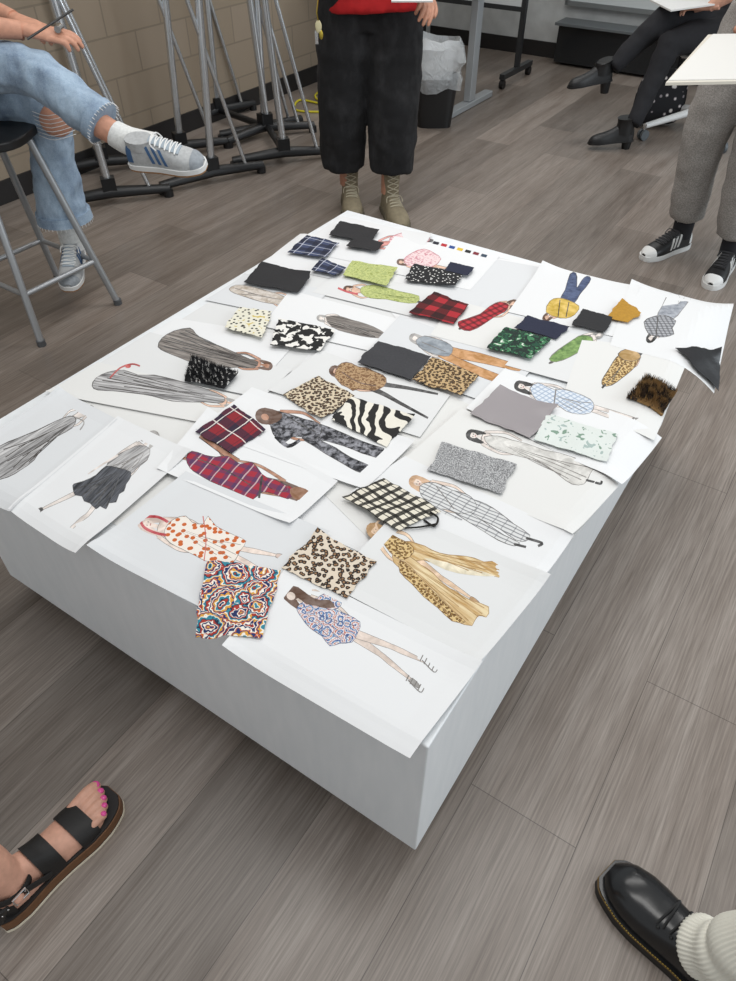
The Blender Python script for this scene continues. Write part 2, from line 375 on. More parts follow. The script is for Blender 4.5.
SHE=streak('sheer_grey','#5f5d5d','#d0cecd',(9,170,1),srot((92,380),(222,400)))
SHE2=streak('sheer_grey_gown','#5f5d5d','#cfcdcc',(9,150,1),srot((0,465),(74,420)))
SHB=streak('sheer_brown','#36312f','#a39b94',(9,150,1),srot((160,340),(256,366)))
PLE=streak('pleat_dark','#18191d','#66686e',(12,150,1),srot((90,502),(122,470)))
TAN=streak('tan_chiffon','#b68d50','#e3d0a8',(12,120,1),srot((398,548),(484,600)))
BLS=streak('black_suit','#1a1a1e','#94949a',(70,70,1),rt,1,.42,.62)
DEN=streak('denim_ink','#343d58','#5a6685',(60,90,1),0)
GDN=streak('grey_denim','#7b7f87','#b0b3ba',(60,90,1),0)
FUR=blobs('tan_fur_ink',[(0,'#7b5a3c'),(.45,'#b0916c'),(.6,'#6b4d33')],110,wv=False)
BEI=streak('beige_ink','#a89a8a','#d6cec6',(60,60,1),0); GRN=streak('green_ink','#4c6b3c','#8aa864',(60,60,1),0)
PPR=[flat(c_,.75,0,0,'paper_'+c_[1:]) for c_ in ('#d9d9d8','#dfdfdf','#d5d6d7','#dcdbd8','#e2e2e2')]
PZ=ZT+.0006
def grid_faces(n):
    N=(n+1)**2; fs=[]
    for i in range(n):
        for j in range(n):
            a=i*(n+1)+j; fs.append([a,a+n+1,a+n+2,a+1]); fs.append([N+a,N+a+1,N+a+n+2,N+a+n+1])
    for i in range(n):
        for a,c_ in ((i,i+1),(n*(n+1)+i,n*(n+1)+i+1),(i*(n+1),(i+1)*(n+1)),(i*(n+1)+n,(i+1)*(n+1)+n)): fs.append([a,c_,N+c_,N+a])
    return fs
CORN=((0,0),(1,0),(1,1),(0,1))
def sheet(name,quad,k,fig=None,lift=0,curl=()):
    b=MB(); z=PZ+k*.0003; n=20; q=[V((a,c_,0)) for a,c_ in quad]; vs=[]
    mat=PPR[(k*3+k//4)%5]; w=[W(p.x,p.y,z) for p in q]
    for layer in (0,1):
        for i in range(n+1):
            for j in range(n+1):
                s_=i/n;t_=j/n
                p=w[0]*(1-s_)*(1-t_)+w[1]*s_*(1-t_)+w[2]*s_*t_+w[3]*(1-s_)*t_
                e=(max(0,abs(s_-.5)*2-.8)+max(0,abs(t_-.5)*2-.8))/.2*lift
                for ci,hh in curl:
                    d=math.hypot(s_-CORN[ci][0],t_-CORN[ci][1]); e+=hh*max(0,1-d/.34)**2
                p=drape(p); p.z+=e-(.0002 if layer else 0); vs.append(p)
    b.add(vs,grid_faces(n),mat)
    if fig: fig(Draw(b,z+.00003))
    return b.obj(name,smooth=False)
NM='fashion_illustration_sheet'
# figures --------------------------------------------------------------
def g_sheer(D):
    croquis(D,(90,409),(68,421),[],4,GR,SK0,arms=True)
    D.shape([(-10,456),(0,446),(18,438),(38,430),(56,421),(70,416),(76,419),(72,428),(58,436),(44,446),(34,460),(22,469),(8,477),(-6,478)],SHE2,DKP,2,.7)
    D.folds((74,421),[(2,450),(4,458),(8,466),(16,471),(28,463),(40,448)],DKP,.9)
    D.line([(75,417),(84,422),(80,430)],1.2,GR); 
def g_skirt(D):
    croquis(D,(153,437),(114,475),[((84,489),(38,511)),((90,512),(62,536))],6,GR,SK0,HK,long=.1)
    D.shape([(140,445),(150,449),(147,460),(137,468),(131,474),(118,474),(106,467),(112,459),(121,453),(130,449)],SHE2,PENC)
    D.folds((146,450),[(112,466),(118,472),(128,473)],PENC,.8)
    D.shape([(106,466),(118,468),(131,472),(129,480),(126,484),(124,491),(119,494),(116,502),(109,503),(106,509),(100,506),(96,509),(90,503),(84,501),(82,496),(75,495),(73,488),(74,484),(84,481),(96,475)],PLE,HK)
    D.folds((122,470),[(106,507),(97,506),(89,501),(82,495),(76,489)],HK,1.1)
    D.line([(118,455),(100,466),(88,474)],[2.2,1.6,1],SK0)
def g_fox(D):
    croquis(D,(146,523),(200,540),[((243,549),(280,556)),((238,558),(268,574))],8,ink('#d9c4b8'),ink('#e6d3c6'),ink('#d0b8ac'))
    D.shape([(168,524),(176,518),(186,516),(192,522),(203,524),(208,516),(216,526),(234,535),(246,541),(240,551),(232,564),(220,562),(206,561),(196,556),(182,549),(170,543),(164,534)],TIG,PENC)
    D.line([(168,522),(158,517),(146,517),(141,521),(145,528),(156,533),(166,535)],2.8,ink('#b8303a'))
    D.line([(203,516),(206,540),(204,561)],1,ink('#c4574a')); D.folds((176,528),[(242,545),(237,555),(228,562)],PENC,.5)
def g_plaidw(D):
    croquis(D,(300,495),(236,470),[((212,466),(176,456)),((218,448),(198,436))],6.5,HB,SK2,HK,long=.25)
    D.line([(196,432),(215,446),(238,462)],[5,6,7],HK); D.line([(196,432),(215,446),(238,462)],[3.6,4.6,6],SK2)
    D.shape([(186,458),(192,451),(205,455),(216,457),(228,456),(240,464),(252,462),(262,474),(274,481),(290,486),(294,493),(288,499),(274,494),(262,492),(252,500),(240,494),(226,488),(212,482),(198,474),(190,468)],PLF,HK)
    D.shape([(262,478),(276,480),(288,487),(284,492),(270,488)],PLF,HK,2); D.line([(262,476),(259,498)],2.2,HK); D.line([(196,458),(225,470),(252,486)],1,HK)
    D.shape([(290,489),(300,487),(310,492),(309,499),(299,500),(292,497)],ink('#8a5a35'),None)
def g_paisw(D):
    croquis(D,(291,594),(345,630),[((380,654),(414,682)),((390,646),(430,664))],8,HB,ink('#dccabd'),GR)
    D.shape([(300,604),(312,598),(322,601),(334,609),(346,614),(360,622),(358,632),(352,642),(340,643),(330,646),(322,636),(310,628),(302,618),(297,610)],PAD,ink('#3f4a70'))
    D.shape([(316,600),(326,593),(340,596),(341,605),(332,610),(322,606)],PAD,ink('#3f4a70'))
    D.line([(340,600),(328,592),(312,590)],[3,2.4,1.8],ink('#dccabd'))
    D.shape([(281,590),(288,586),(298,587),(310,596),(320,600),(330,600),(335,607),(324,608),(316,606),(306,604),(298,598),(290,603),(284,598)],HB,None)
    D.oval((291,596),4.5,4,ink('#dccabd'),.5)
    D.folds((300,606),[(356,626),(352,640),(336,644)],ink('#3f4a70'),.7)
    for x,y in ((418,684),(432,664)):
        for i in range(4): D.line([(x-9+i*4,y-9+i*3),(x-12+i*4,y-3+i*3)],1,PENC)
        D.line([(x-10,y-4),(x+2,y+8),(x+6,y+4)],.9,PENC)
def g_tan(D):
    croquis(D,(374,530),(408,553),[((440,577),(474,600))],7.5,HBL,ink('#dfbf9f'),HBL)
    D.shape([(392,545),(404,541),(418,544),(432,550),(448,555),(466,556),(484,561),(508,563),(505,572),(509,578),(490,576),(472,572),(456,570),(440,565),(424,560),(408,560)],TAN,ink('#9b7434'),2,.7,1.5)
    D.shape([(394,552),(408,556),(420,564),(434,574),(444,584),(456,592),(470,600),(488,607),(486,617),(478,615),(472,625),(458,622),(446,612),(436,606),(426,594),(414,582),(402,570),(394,562)],TAN,ink('#9b7434'),2,.7,1.5)
    D.shape([(400,560),(412,568),(424,582),(438,596),(452,610),(466,622),(452,621),(438,608),(424,597),(412,584),(400,572)],LEOI,ink('#7a5626'),2,.5)
    D.shape([(380,536),(388,533),(398,538),(410,544),(414,552),(404,560),(394,556),(386,547)],LEOI,ink('#7a5626'))
    D.shape([(424,558),(446,562),(470,568),(496,576),(470,575),(446,570)],ink('#e8dcc0'),None)
    D.folds((398,546),[(506,566),(504,571),(498,576),(470,571)],ink('#a9803f'),.9,1.5)
    D.folds((398,556),[(486,609),(484,615),(476,621),(464,623),(450,616)],ink('#a9803f'),.9,1.5)
    D.line([(380,534),(376,524),(384,518)],[2.4,2,1.4],ink('#dfbf9f'))
def g_pin(D):
    croquis(D,(416,482),(462,504),[],6.5,ink('#c9a27e'),ink('#e0cbbb'),HK)
    D.shape([(458,496),(472,499),(486,504),(500,513),(514,524),(530,535),(526,541),(516,540),(500,529),(486,522),(470,515),(454,509)],PIN,DKP)
    D.shape([(456,503),(470,512),(486,523),(504,535),(520,543),(514,546),(498,540),(480,529),(464,519),(452,510)],PIN,DKP)
    D.shape([(420,486),(430,482),(442,485),(452,490),(466,494),(474,500),(476,509),(462,514),(448,510),(438,508),(428,502),(421,495)],PIN,DKP)
    D.line([(436,486),(444,496),(454,509)],.9,PENC); D.line([(430,504),(448,514),(462,520)],[4,3,2],PIN)
    D.line([(526,538),(542,543),(538,546)],2.6,HK); D.line([(514,544),(526,547)],2.4,HK)
def g_white(D):
    croquis(D,(472,435),(515,446),[],5.5,HK,SK0)
    D.shape([(484,437),(498,436),(512,440),(528,444),(544,450),(560,453),(578,459),(594,464),(590,474),(584,484),(572,484),(560,476),(548,467),(534,460),(518,456),(502,451),(490,446)],ink('#d0cdc7'),PENC)
    D.folds((500,443),[(592,468),(588,478),(578,483),(562,476)],PENC,.8); D.line([(586,480),(600,483),(602,480)],2.2,HK)
def g_lblue(D):
    croquis(D,(520,386),(565,399),[((600,413),(636,426)),((602,409),(640,420))],5.2,HK,SK0,GR)
    D.shape([(530,388),(538,383),(546,386),(556,390),(562,389),(574,392),(590,399),(594,406),(590,413),(578,414),(566,411),(556,404),(546,404),(536,400)],LBP,PENC)
    D.folds((550,394),[(592,403),(588,410),(578,413)],PENC,.7); D.line([(556,389),(554,404)],1.2,PENC)
def g_blacksuit(D):
    croquis(D,(265,415),(312,430),[],7,HB,SK2,HK,long=.3)
    D.shape([(306,423),(320,424),(336,430),(352,437),(370,444),(386,449),(395,455),(390,461),(378,458),(362,453),(344,446),(326,441),(310,437)],BLS,HK)
    D.shape([(306,432),(320,440),(336,448),(350,457),(364,463),(374,469),(368,474),(356,471),(342,463),(326,454),(312,445),(302,438)],BLS,HK)
    D.shape([(270,416),(280,412),(292,415),(304,419),(318,423),(322,431),(314,440),(302,437),(292,437),(284,443),(276,438),(271,428)],BLS,HK)
    D.line([(276,436),(288,446),(300,440)],[5,4,3],BLS); D.line([(284,414),(300,424),(316,432)],1,HK)
    D.shape([(256,412),(262,408),(272,410),(282,414),(280,420),(272,424),(262,424),(256,419)],HB,None); D.oval((265,417),4,3.2,SK2,.4)
def g_fur(D):
    croquis(D,(335,371),(372,383),[],5.5,HB,SK1,HK,long=.3)
    D.line([(368,382),(388,385),(408,388),(438,394)],[6,4.4,3.4,2],HK); D.line([(366,386),(384,394),(400,403),(428,418)],[6,4.4,3.4,2],HK)
    D.shape([(338,366),(346,362),(358,366),(366,368),(378,373),(386,378),(384,386),(374,391),(362,389),(352,390),(342,384),(335,376)],FUR,HB,2,.7,1.5)
    D.line([(342,372),(358,382),(376,386)],1,HB)
def g_orange(D):
    croquis(D,(414,338),(444,351),[],4.5,GR,SK0,HK)
    D.shape([(444,346),(460,349),(480,353),(500,359),(521,366),(519,371),(504,368),(486,364),(466,360),(448,356)],ink('#c28a4c'),ink('#7a5228'))
    D.shape([(442,350),(456,357),(472,364),(490,371),(506,378),(503,383),(486,379),(468,371),(452,363),(438,356)],ink('#c28a4c'),ink('#7a5228'))
    D.shape([(416,340),(424,336),(434,338),(446,342),(453,348),(449,356),(438,355),(428,352),(419,347)],ink('#868e96'),PENC); D.line([(422,342),(446,352)],.7,PENC)
def g_brown(D):
    croquis(D,(268,366),(236,359),[],4.2,HB,SK2)
    D.shape([(158,347),(162,338),(174,331),(190,328),(196,334),(206,341),(220,346),(234,352),(250,359),(258,362),(254,368),(240,367),(226,368),(210,365),(194,363),(178,357),(166,352)],SHB,HK)
    D.folds((252,364),[(162,346),(164,340),(172,334),(184,330)],HK,1.0,1.2)
def g_gown(D):
    croquis(D,(234,404),(202,396),[],4,GR,SK1)
    D.shape([(92,386),(96,378),(108,372),(124,370),(138,375),(154,375),(172,379),(190,384),(206,389),(224,397),(222,403),(206,402),(190,402),(172,401),(152,396),(134,393),(114,391),(98,390)],SHE,DKP)
    D.folds((216,399),[(96,386),(100,380),(110,375),(122,372)],DKP,.9,1.2)
    D.line([(110,378),(120,368),(132,364),(140,366)],1.6,ink('#b0413d')); D.oval((128,366),3,2,ink('#c9544e'))
def g_beige(D):
    croquis(D,(300,305),(274,298),[((252,294),(234,290))],3.5,HB,SK1)
    D.shape([(229,289),(236,285),(250,286),(264,290),(278,294),(290,300),(288,304),(276,304),(262,302),(246,297),(234,293)],BEI,PENC); D.folds((288,301),[(234,288),(240,294)],PENC,.7,1)
def g_grey2(D):
    croquis(D,(320,318),(340,322),[],3.2,GR,SK0)
    D.shape([(326,317),(338,316),(352,320),(366,324),(380,330),(387,336),(378,338),(362,336),(346,332),(332,327)],SHB,PENC); D.folds((332,320),[(384,334),(376,337),(366,336)],HK,.7,1)
def g_lime(D):
    croquis(D,(347,289),(368,292),[((395,298),(420,302))],3.4,HB,SK1)
    D.shape([(362,287),(374,285),(388,288),(402,292),(419,296),(416,303),(400,302),(386,299),(370,298),(361,293)],LIM,ink('#7d8a3c'))
    D.line([(338,288),(348,292),(358,294)],2,ink('#c3464a')); D.folds((366,291),[(416,298),(414,302)],ink('#7d8a3c'),.7,1)
def g_pink(D):
    croquis(D,(372,246),(398,241),[((415,240),(430,240))],3.2,HB,ink('#d98f86'))
    D.shape([(390,238),(398,234),(410,232),(422,235),(430,238),(426,243),(414,246),(402,247),(391,244)],PNK,ink('#b5656f'))
def g_sw(D):
    for i,c_ in enumerate(('#20222c','#b3262e','#2a4a8a','#d8b73a','#1a1a1a','#7a2430','#334455')):
        x=434+i*8;y=241+i*2.1
        D.shape([(x,y),(x+5.5,y+1.4),(x+4,y+4),(x-1.6,y+2.6)],flat(c_,.8),None,0)
    croquis(D,(400,262),(425,264),[((445,268),(462,272))],3,HB,SK1)
    D.shape([(404,259),(412,253),(424,249),(434,253),(441,259),(432,267),(420,266),(408,266)],PNK,ink('#b5656f'))
def g_denim(D):
    croquis(D,(546,318),(562,306),[],3.6,HB,SK1)
    D.shape([(570,274),(576,273),(577,282),(577,288),(582,280),(587,276),(591,279),(586,287),(580,294),(573,304),(560,301),(565,290)],DEN,HK)
    D.shape([(550,301),(558,298),(568,300),(579,306),(577,312),(571,317),(560,318),(546,312)],ink('#cfab33'),ink('#7d6420')); D.line([(560,300),(558,317)],1,HK); D.line([(569,302),(566,317)],1,HK)
def g_gjean(D):
    croquis(D,(650,339),(664,322),[],4,HK,SK0)
    D.shape([(671,290),(679,289),(680,296),(678,304),(684,297),(688,291),(693,293),(688,302),(682,310),(672,320),(657,318),(662,306)],GDN,PENC)
    D.shape([(644,322),(652,317),(664,315),(676,321),(672,328),(674,334),(664,337),(655,336),(648,333)],GPL,DKP); D.line([(658,316),(656,336)],.9,DKP)
def g_gold(D):
    croquis(D,(640,350),(627,364),[],4,HK,SK1)
    D.shape([(620,354),(630,350),(640,354),(638,362),(632,370),(622,378),(612,385),(603,386),(602,380),(607,372),(613,362)],LEOI,HK)
    D.shape([(618,354),(626,349),(636,351),(641,357),(634,361),(624,360)],ink('#b08a4a'),HK); D.line([(606,384),(602,388)],2,HK); D.folds((628,358),[(606,383),(612,382)],HK,.7,1)
def g_red(D):
    croquis(D,(514,303),(494,312),[((480,320),(462,328))],3.6,HB,SK1)
    D.shape([(490,306),(500,302),(509,305),(504,312),(494,317),(484,324),(470,331),(460,328),(458,322),(466,319),(480,314)],BUFD,ink('#6a1a1c'))
def g_green(D):
    croquis(D,(600,334),(580,344),[((566,354),(552,362))],3.4,GR,SK0)
    D.shape([(574,339),(582,335),(592,337),(592,344),(582,350),(570,357),(556,362),(549,359),(558,350)],GRN,PENC)
und=[([(64,392),(338,222),(520,262),(250,440)],None),([(0,470),(110,365),(330,450),(190,560)],None),([(200,480),(330,330),(560,400),(400,570)],None),([(330,232),(560,268),(680,370),(420,350)],None),([(300,470),(420,380),(620,480),(480,650)],None)]
sheets=und+[
 ([(300,232),(395,255),(360,285),(262,264)],None),
 ([(175,318),(300,338),(270,372),(150,334)],None),
 ([(430,247),(545,268),(505,328),(400,300)],None),
 ([(342,216),(432,236),(402,272),(292,249)],g_pink,[(1,.010)]),
 ([(395,236),(500,256),(470,290),(370,268)],g_sw),
 ([(245,275),(330,290),(302,320),(205,300)],g_beige,[(0,.006)]),
 ([(340,272),(440,290),(418,318),(312,292)],g_lime),
 ([(290,290),(402,320),(375,352),(262,326)],g_grey2),
 ([(485,300),(620,335),(588,378),(450,346)],None),
 ([(150,332),(292,370),(262,398),(98,364)],g_brown),
 ([(98,362),(250,398),(215,425),(46,393)],g_gown,[(3,.006)]),
 ([(400,315),(535,365),(500,407),(360,358)],g_orange),
 ([(320,350),(450,395),(420,437),(268,390)],g_fur),
 ([(455,300),(560,328),(535,362),(430,335)],g_red),
 ([(542,264),(640,288),(620,338),(508,312)],g_denim,[(0,.012),(1,.006)]),
 ([(540,325),(640,350),(615,395),(505,365)],g_green),
 ([(582,340),(692,350),(655,438),(560,405)],g_gold,[(2,.012)]),
 ([(632,278),(735,300),(722,374),(610,345)],g_gjean,[(0,.010),(1,.018)]),
 ([(505,368),(664,432),(622,484),(466,408)],g_lblue,[(1,.008),(2,.014)]),
 ([(462,408),(620,482),(572,536),(405,458)],g_white,[(2,.010)]),
 ([(405,456),(574,535),(545,576),(350,492)],g_pin,[(1,.006),(2,.008)]),
 ([(252,388),(415,442),(365,490),(196,430)],g_blacksuit,[(1,.004)]),
 ([(-62,470),(10,512),(118,420),(60,390)],g_sheer,[(1,.008),(3,.010)]),
 ([(8,509),(76,554),(192,452),(118,417)],g_skirt,[(0,.006),(1,.010),(2,.005)]),
 ([(157,469),(290,526),(338,482),(208,408)],g_plaidw,[(1,.006)]),
 ([(88,549),(228,622),(330,532),(186,472)],g_fox,[(0,.012)]),
 ([(328,585),(480,664),(550,577),(398,510)],g_tan,[(1,.006),(2,.010)]),
 ([(222,646),(410,757),(482,664),(288,566)],g_paisw,[(0,.010),(2,.007)]),
]
for k,sh in enumerate(sheets): sheet(NM,sh[0],k,sh[1],lift=.0016 if k>=26 else 0,curl=sh[2] if len(sh)>2 else ())
# ---------------------------------------------------------------- swatches
def swatch(name,quad,mat,lv=0,wave=.003,th=.001,fur=None,curl=()):
    z=PZ+.0118+lv*.0015; n=18; vs=[]; uv=[]; w=[W(a,c_,z) for a,c_ in quad]; sd=random.random()*50
    ctr=sum(w,V((0,0,0)))/4; a_=(w[1]-w[0]).length; b_=(w[3]-w[0]).length
    for layer in (0,1):
        for i in range(n+1):
            for j in range(n+1):
                s_=i/n;t_=j/n
                p=w[0]*(1-s_)*(1-t_)+w[1]*s_*(1-t_)+w[2]*s_*t_+w[3]*(1-s_)*t_
                ed=(i in(0,n) or j in (0,n))
                q=p+ (p-ctr).normalized()*((noise.noise(p*45+V((sd,0,0)))*.005)+(noise.noise(p*300)*.002)) if ed else p
                zz=(noise.noise(p*16+V((0,sd,0)))+.6)*wave
                for ci,hh in curl:
                    zz+=hh*max(0,1-math.hypot(s_-CORN[ci][0],t_-CORN[ci][1])/.4)**2
                q=drape(V(q)); q.z+=max(0,zz)+(-th if layer else 0); vs.append(q); uv.append((s_*a_,t_*b_))
    b=MB(); b.add(vs,grid_faces(n),mat)
    if fur:
        rnd=random.Random(5); tv=[];tf=[]
        for _ in range(2600):
            s_=rnd.random();t_=rnd.random(); p=w[0]*(1-s_)*(1-t_)+w[1]*s_*(1-t_)+w[2]*s_*t_+w[3]*(1-s_)*t_; p=drape(p)+V((0,0,.004))
            d=V((rnd.uniform(-.004,.004),rnd.uniform(-.004,.004),0))+(p-ctr).normalized()*.002; a=rnd.random()*6.28; x=V((math.cos(a),math.sin(a),0))*.0007
            o=len(tv); tv+=[p-x,p+x,p+d+V((0,0,fur*(.6+.6*rnd.random())))]; tf.append([o,o+1,o+2])
        b.add(tv,tf,mat)
    return b.obj(name,angle=60,uv=uv)
SW=[('paisley_fabric_swatch',[(207,562),(281,571),(262,638),(194,634)],PAI),
('leopard_fabric_swatch',[(318,531),(376,562),(346,598),(281,568)],LEO),
('plaid_fabric_swatch',[(234,404),(266,430),(232,453),(196,432)],PLR),
('checked_fabric_swatch',[(384,479),(441,512),(398,531),(343,497)],CHK),
('zebra_fabric_swatch',[(352,397),(416,417),(386,446),(331,420)],ZEB),
('leopard_fabric_swatch',[(318,376),(355,396),(321,420),(283,395)],LEO2),
('silver_glitter_fabric_swatch',[(442,442),(517,465),(501,494),(428,470)],GLI),
('grey_satin_fabric_swatch',[(500,387),(557,408),(530,439),(470,414)],SAT),
('floral_fabric_swatch',[(547,414),(619,435),(606,462),(534,440)],FLO),
('leopard_fur_swatch',[(645,377),(678,388),(664,410),(626,398)],LEOB),
('charcoal_fabric_swatch',[(378,341),(431,357),(411,380),(357,362)],CHA),
('leopard_fabric_swatch',[(432,357),(479,376),(461,396),(413,380)],LEOG),
('cowhide_fabric_swatch',[(279,319),(336,330),(320,351),(270,345)],COW),
('spotted_fabric_swatch',[(240,307),(272,312),(262,338),(224,328)],DOT),
('black_fabric_swatch',[(262,262),(312,274),(298,293),(244,282)],BLK),
('buffalo_plaid_fabric_swatch',[(434,292),(469,305),(454,324),(408,313)],BUF),
('navy_plaid_fabric_swatch',[(307,235),(339,243),(325,258),(288,252)],NVP),
('black_fabric_swatch',[(340,221),(379,230),(371,242),(329,235)],BLK),
('dotted_fabric_swatch',[(414,264),(462,274),(456,286),(404,280)],DOT2),
('leaf_print_fabric_swatch',[(506,327),(551,339),(531,359),(486,348)],LEAF),
('navy_fabric_swatch',[(528,316),(569,327),(556,339),(514,328)],NVY),
('black_fabric_swatch',[(583,309),(613,318),(606,333),(572,325)],BLK),
('mustard_fabric_swatch',[(622,299),(642,313),(628,323),(606,318)],MUS),
('shiny_black_fabric_swatch',[(676,348),(724,342),(728,371),(700,364)],SHN),
('lime_lace_swatch',[(352,261),(398,268),(386,286),(343,275)],LIM),
('black_fur_swatch',[(192,357),(239,374),(224,389),(185,380)],DOT2),
('navy_fabric_swatch',[(322,258),(347,268),(336,276),(311,270)],NVP),
('black_fabric_swatch',[(356,236),(384,243),(376,252),(346,246)],BLK),
('black_fabric_swatch',[(450,262),(474,268),(468,276),(444,271)],NVY),
]
for i,(n_,q,mt) in enumerate(SW): swatch(n_,q,mt,0 if i not in (19,23) else 1,wave=.006 if i in(0,3,23,25) else .003,th=.004 if 'fur' in n_ else .001,fur={9:.012,25:.009}.get(i),curl={1:[(0,.006)],4:[(1,.008)],7:[(0,.006),(1,.01)],14:[(1,.008)],23:[(1,.02)],5:[(2,.004)]}.get(i,()))
b=MB(); b.tube([W(424,520,PZ+.014),W(434,526,PZ+.016),W(438,518,PZ+.014),W(430,512,PZ+.016)],.0022,flat('#1a1815',.9),6,sm=5); b.tube([W(405,528,PZ+.014),W(420,527,PZ+.015),W(436,524,PZ+.014)],.0018,flat('#1a1815',.9),6,sm=5); b.obj('loose_yarn')
# ---------------------------------------------------------------- shoes
OUT=[(0,.5),(.03,.66),(.1,.78),(.25,.8),(.42,.8),(.58,.92),(.7,1),(.8,.98),(.9,.8),(.96,.58),(1,.25)]
def interp(tab,t):
    for (a,x),(b_,y) in zip(tab,tab[1:]):
        if t<=b_: return x+(y-x)*(t-a)/(b_-a)
    return tab[-1][1]
class Shoe:
    def __init__(s,M,L,w,prof,z0,c=.0,out=OUT,p=.75): s.M=M;s.L=L;s.w=w;s.pr=prof;s.z0=z0;s.c=c;s.o=out;s.p=p
    def S(s,t,a,off=0):
        w=s.w*interp(s.o,t)+off; h=interp(s.pr,t)+off; ca=math.cos(a); sa=math.sin(a)
        y=w*math.copysign(abs(ca)**s.p,ca)+s.c*math.sin(t*math.pi); z=s.z0+h*max(0,sa)**s.p
        return s.M@V((t*s.L,y,z))
    def body(s,b,mat,n=24,k=16):
        ts=[i/n for i in range(n+1)]; ts=[.5-.5*math.cos(math.pi*t) for t in ts]
        b.loft([[s.S(t,math.pi*j/k) for j in range(k+1)] for t in ts],mat)
    def sole(s,b,mat,z1,z2,off=.004,n=24):
        ts=[.5-.5*math.cos(math.pi*i/n) for i in range(n+1)]
        def pt(t,sg,z):
            x=t*s.L+(off if t>.9 else (-off if t<.1 else 0)); return s.M@V((x,sg*(s.w*interp(s.o,t)+off)+s.c*math.sin(t*math.pi),z))
        lo=[pt(t,1,z1) for t in ts]+[pt(t,-1,z1) for t in ts[::-1]]
        up=(s.M.to_3x3()@V((0,0,z2-z1))); b.prism(lo,up,mat)
    def patch(s,b,t1,t2,a1,a2,off,mat,n=8,k=14,skew=0):
        rings=[[s.S(min(1,max(0,t1+(t2-t1)*i/n+skew*(j/k))),a1+(a2-a1)*j/k,off) for j in range(k+1)] for i in range(n+1)]
        b.loft(rings,mat,cap=False,closed=False)
        r2=[[s.S(min(1,max(0,t1+(t2-t1)*i/n+skew*(j/k))),a1+(a2-a1)*j/k,off-.004) for j in range(k+1)] for i in range(n+1)]
        for q in (0,n): b.loft([rings[q],r2[q]],mat,cap=False,closed=False)
    def laces(s,b,mat,t1,t2,n=5,off=.003):
        for i in range(n):
            t=t1+(t2-t1)*i/(n-1)
            for d in (-.02,.02): b.tube([s.S(t+d*(j/4-1),math.radians(62+14*j),off) for j in range(5)],.0022,mat,6)
        b.tube([s.S(t1,math.radians(90),.006),s.S(t1+.02,math.radians(60),.014),s.S(t1+.08,math.radians(48),.008)],.002,mat,6,sm=3)
        b.tube([s.S(t1,math.radians(90),.006),s.S(t1+.02,math.radians(120),.014),s.S(t1+.08,math.radians(132),.008)],.002,mat,6,sm=3)
PSN=[(0,.05),(.05,.07),(.2,.075),(.35,.078),(.5,.066),(.65,.05),(.8,.038),(.92,.028),(1,.012)]
WHT=flat('#dededc',.6); BK=flat('#141415',.45); 
def sneaker(name,par,M,L,up,stripe,sole,solelow,toe,tongue,lace):
    b=MB(); s=Shoe(M,L,.046,PSN,.020); s.body(b,up)
    s.sole(b,sole,.006,.022,.004); s.sole(b,solelow,0,.009,.003)
    s.patch(b,.86,1,0.05,math.pi-.05,.0015,toe); s.patch(b,0,.1,0.1,math.pi-.1,.0015,stripe)
    for sg in (0,1):
        for i in range(3):
            t=.36+i*.085; a1,a2=(.12,.95) if sg==0 else (math.pi-.12,math.pi-.95)
            s.patch(b,t,t+.04,a1,a2,.002,stripe,3,8,skew=-.07)
    s.patch(b,.34,.72,1.2,math.pi-1.2,.003,tongue); s.laces(b,lace,.38,.68,6,.005)
    ax=M.to_3x3()
    b.tube([M@V((.2*L,0,.07)),M@V((.2*L,0,.098))],[(.05,.035),(.047,.033)],up,16,ref=ax@V((1,0,0)))
    return b.obj(name,par)
def boot(name,par,M,L,mat,sole,shaft=.2,heel=0,lace=None,w=.045):
    b=MB(); s=Shoe(M,L,w,[(0,.06),(.1,.09),(.25,.1),(.38,.085),(.5,.066),(.65,.052),(.8,.045),(.92,.036),(1,.015)],.025); s.body(b,mat)
    if heel:
        s.sole(b,sole,.018,.027,.003); 
        b.tube([M@V((.11*L,0,.025)),M@V((.12*L,0,-heel))],[(.032,.03),(.024,.024)],sole,14,ref=M.to_3x3()@V((1,0,0)))
    else: 
        s.sole(b,sole,0,.026,.005)
        for i in range(9):
            for sg in (-1,1): b.box(M@V((.08*L+i*.1*L,sg*(s.w*interp(OUT,.08+i*.1)+.004),.008)),(.012,.006,.016),sole,X=M.to_3x3()@V((1,0,0)),Z=M.to_3x3()@V((0,0,1)))
    b.tube([M@V((.22*L,0,.06)),M@V((.2*L,0,.12)),M@V((.2*L,0,shaft))],[(.058,.04),(.05,.042),(.055,.05)],mat,18,ref=M.to_3x3()@V((1,0,0)),sm=3)
    if lace:
        s.laces(b,lace,.42,.62,4,.004)
        for i in range(5):
            z=.11+i*(shaft-.12)/5
            for d in (-.012,.012): b.tube([M@V((.2*L+.05,-.028,z-d)),M@V((.2*L+.058,0,z)),M@V((.2*L+.05,.028,z+d))],.0025,lace,6)
    return b.obj(name,par)
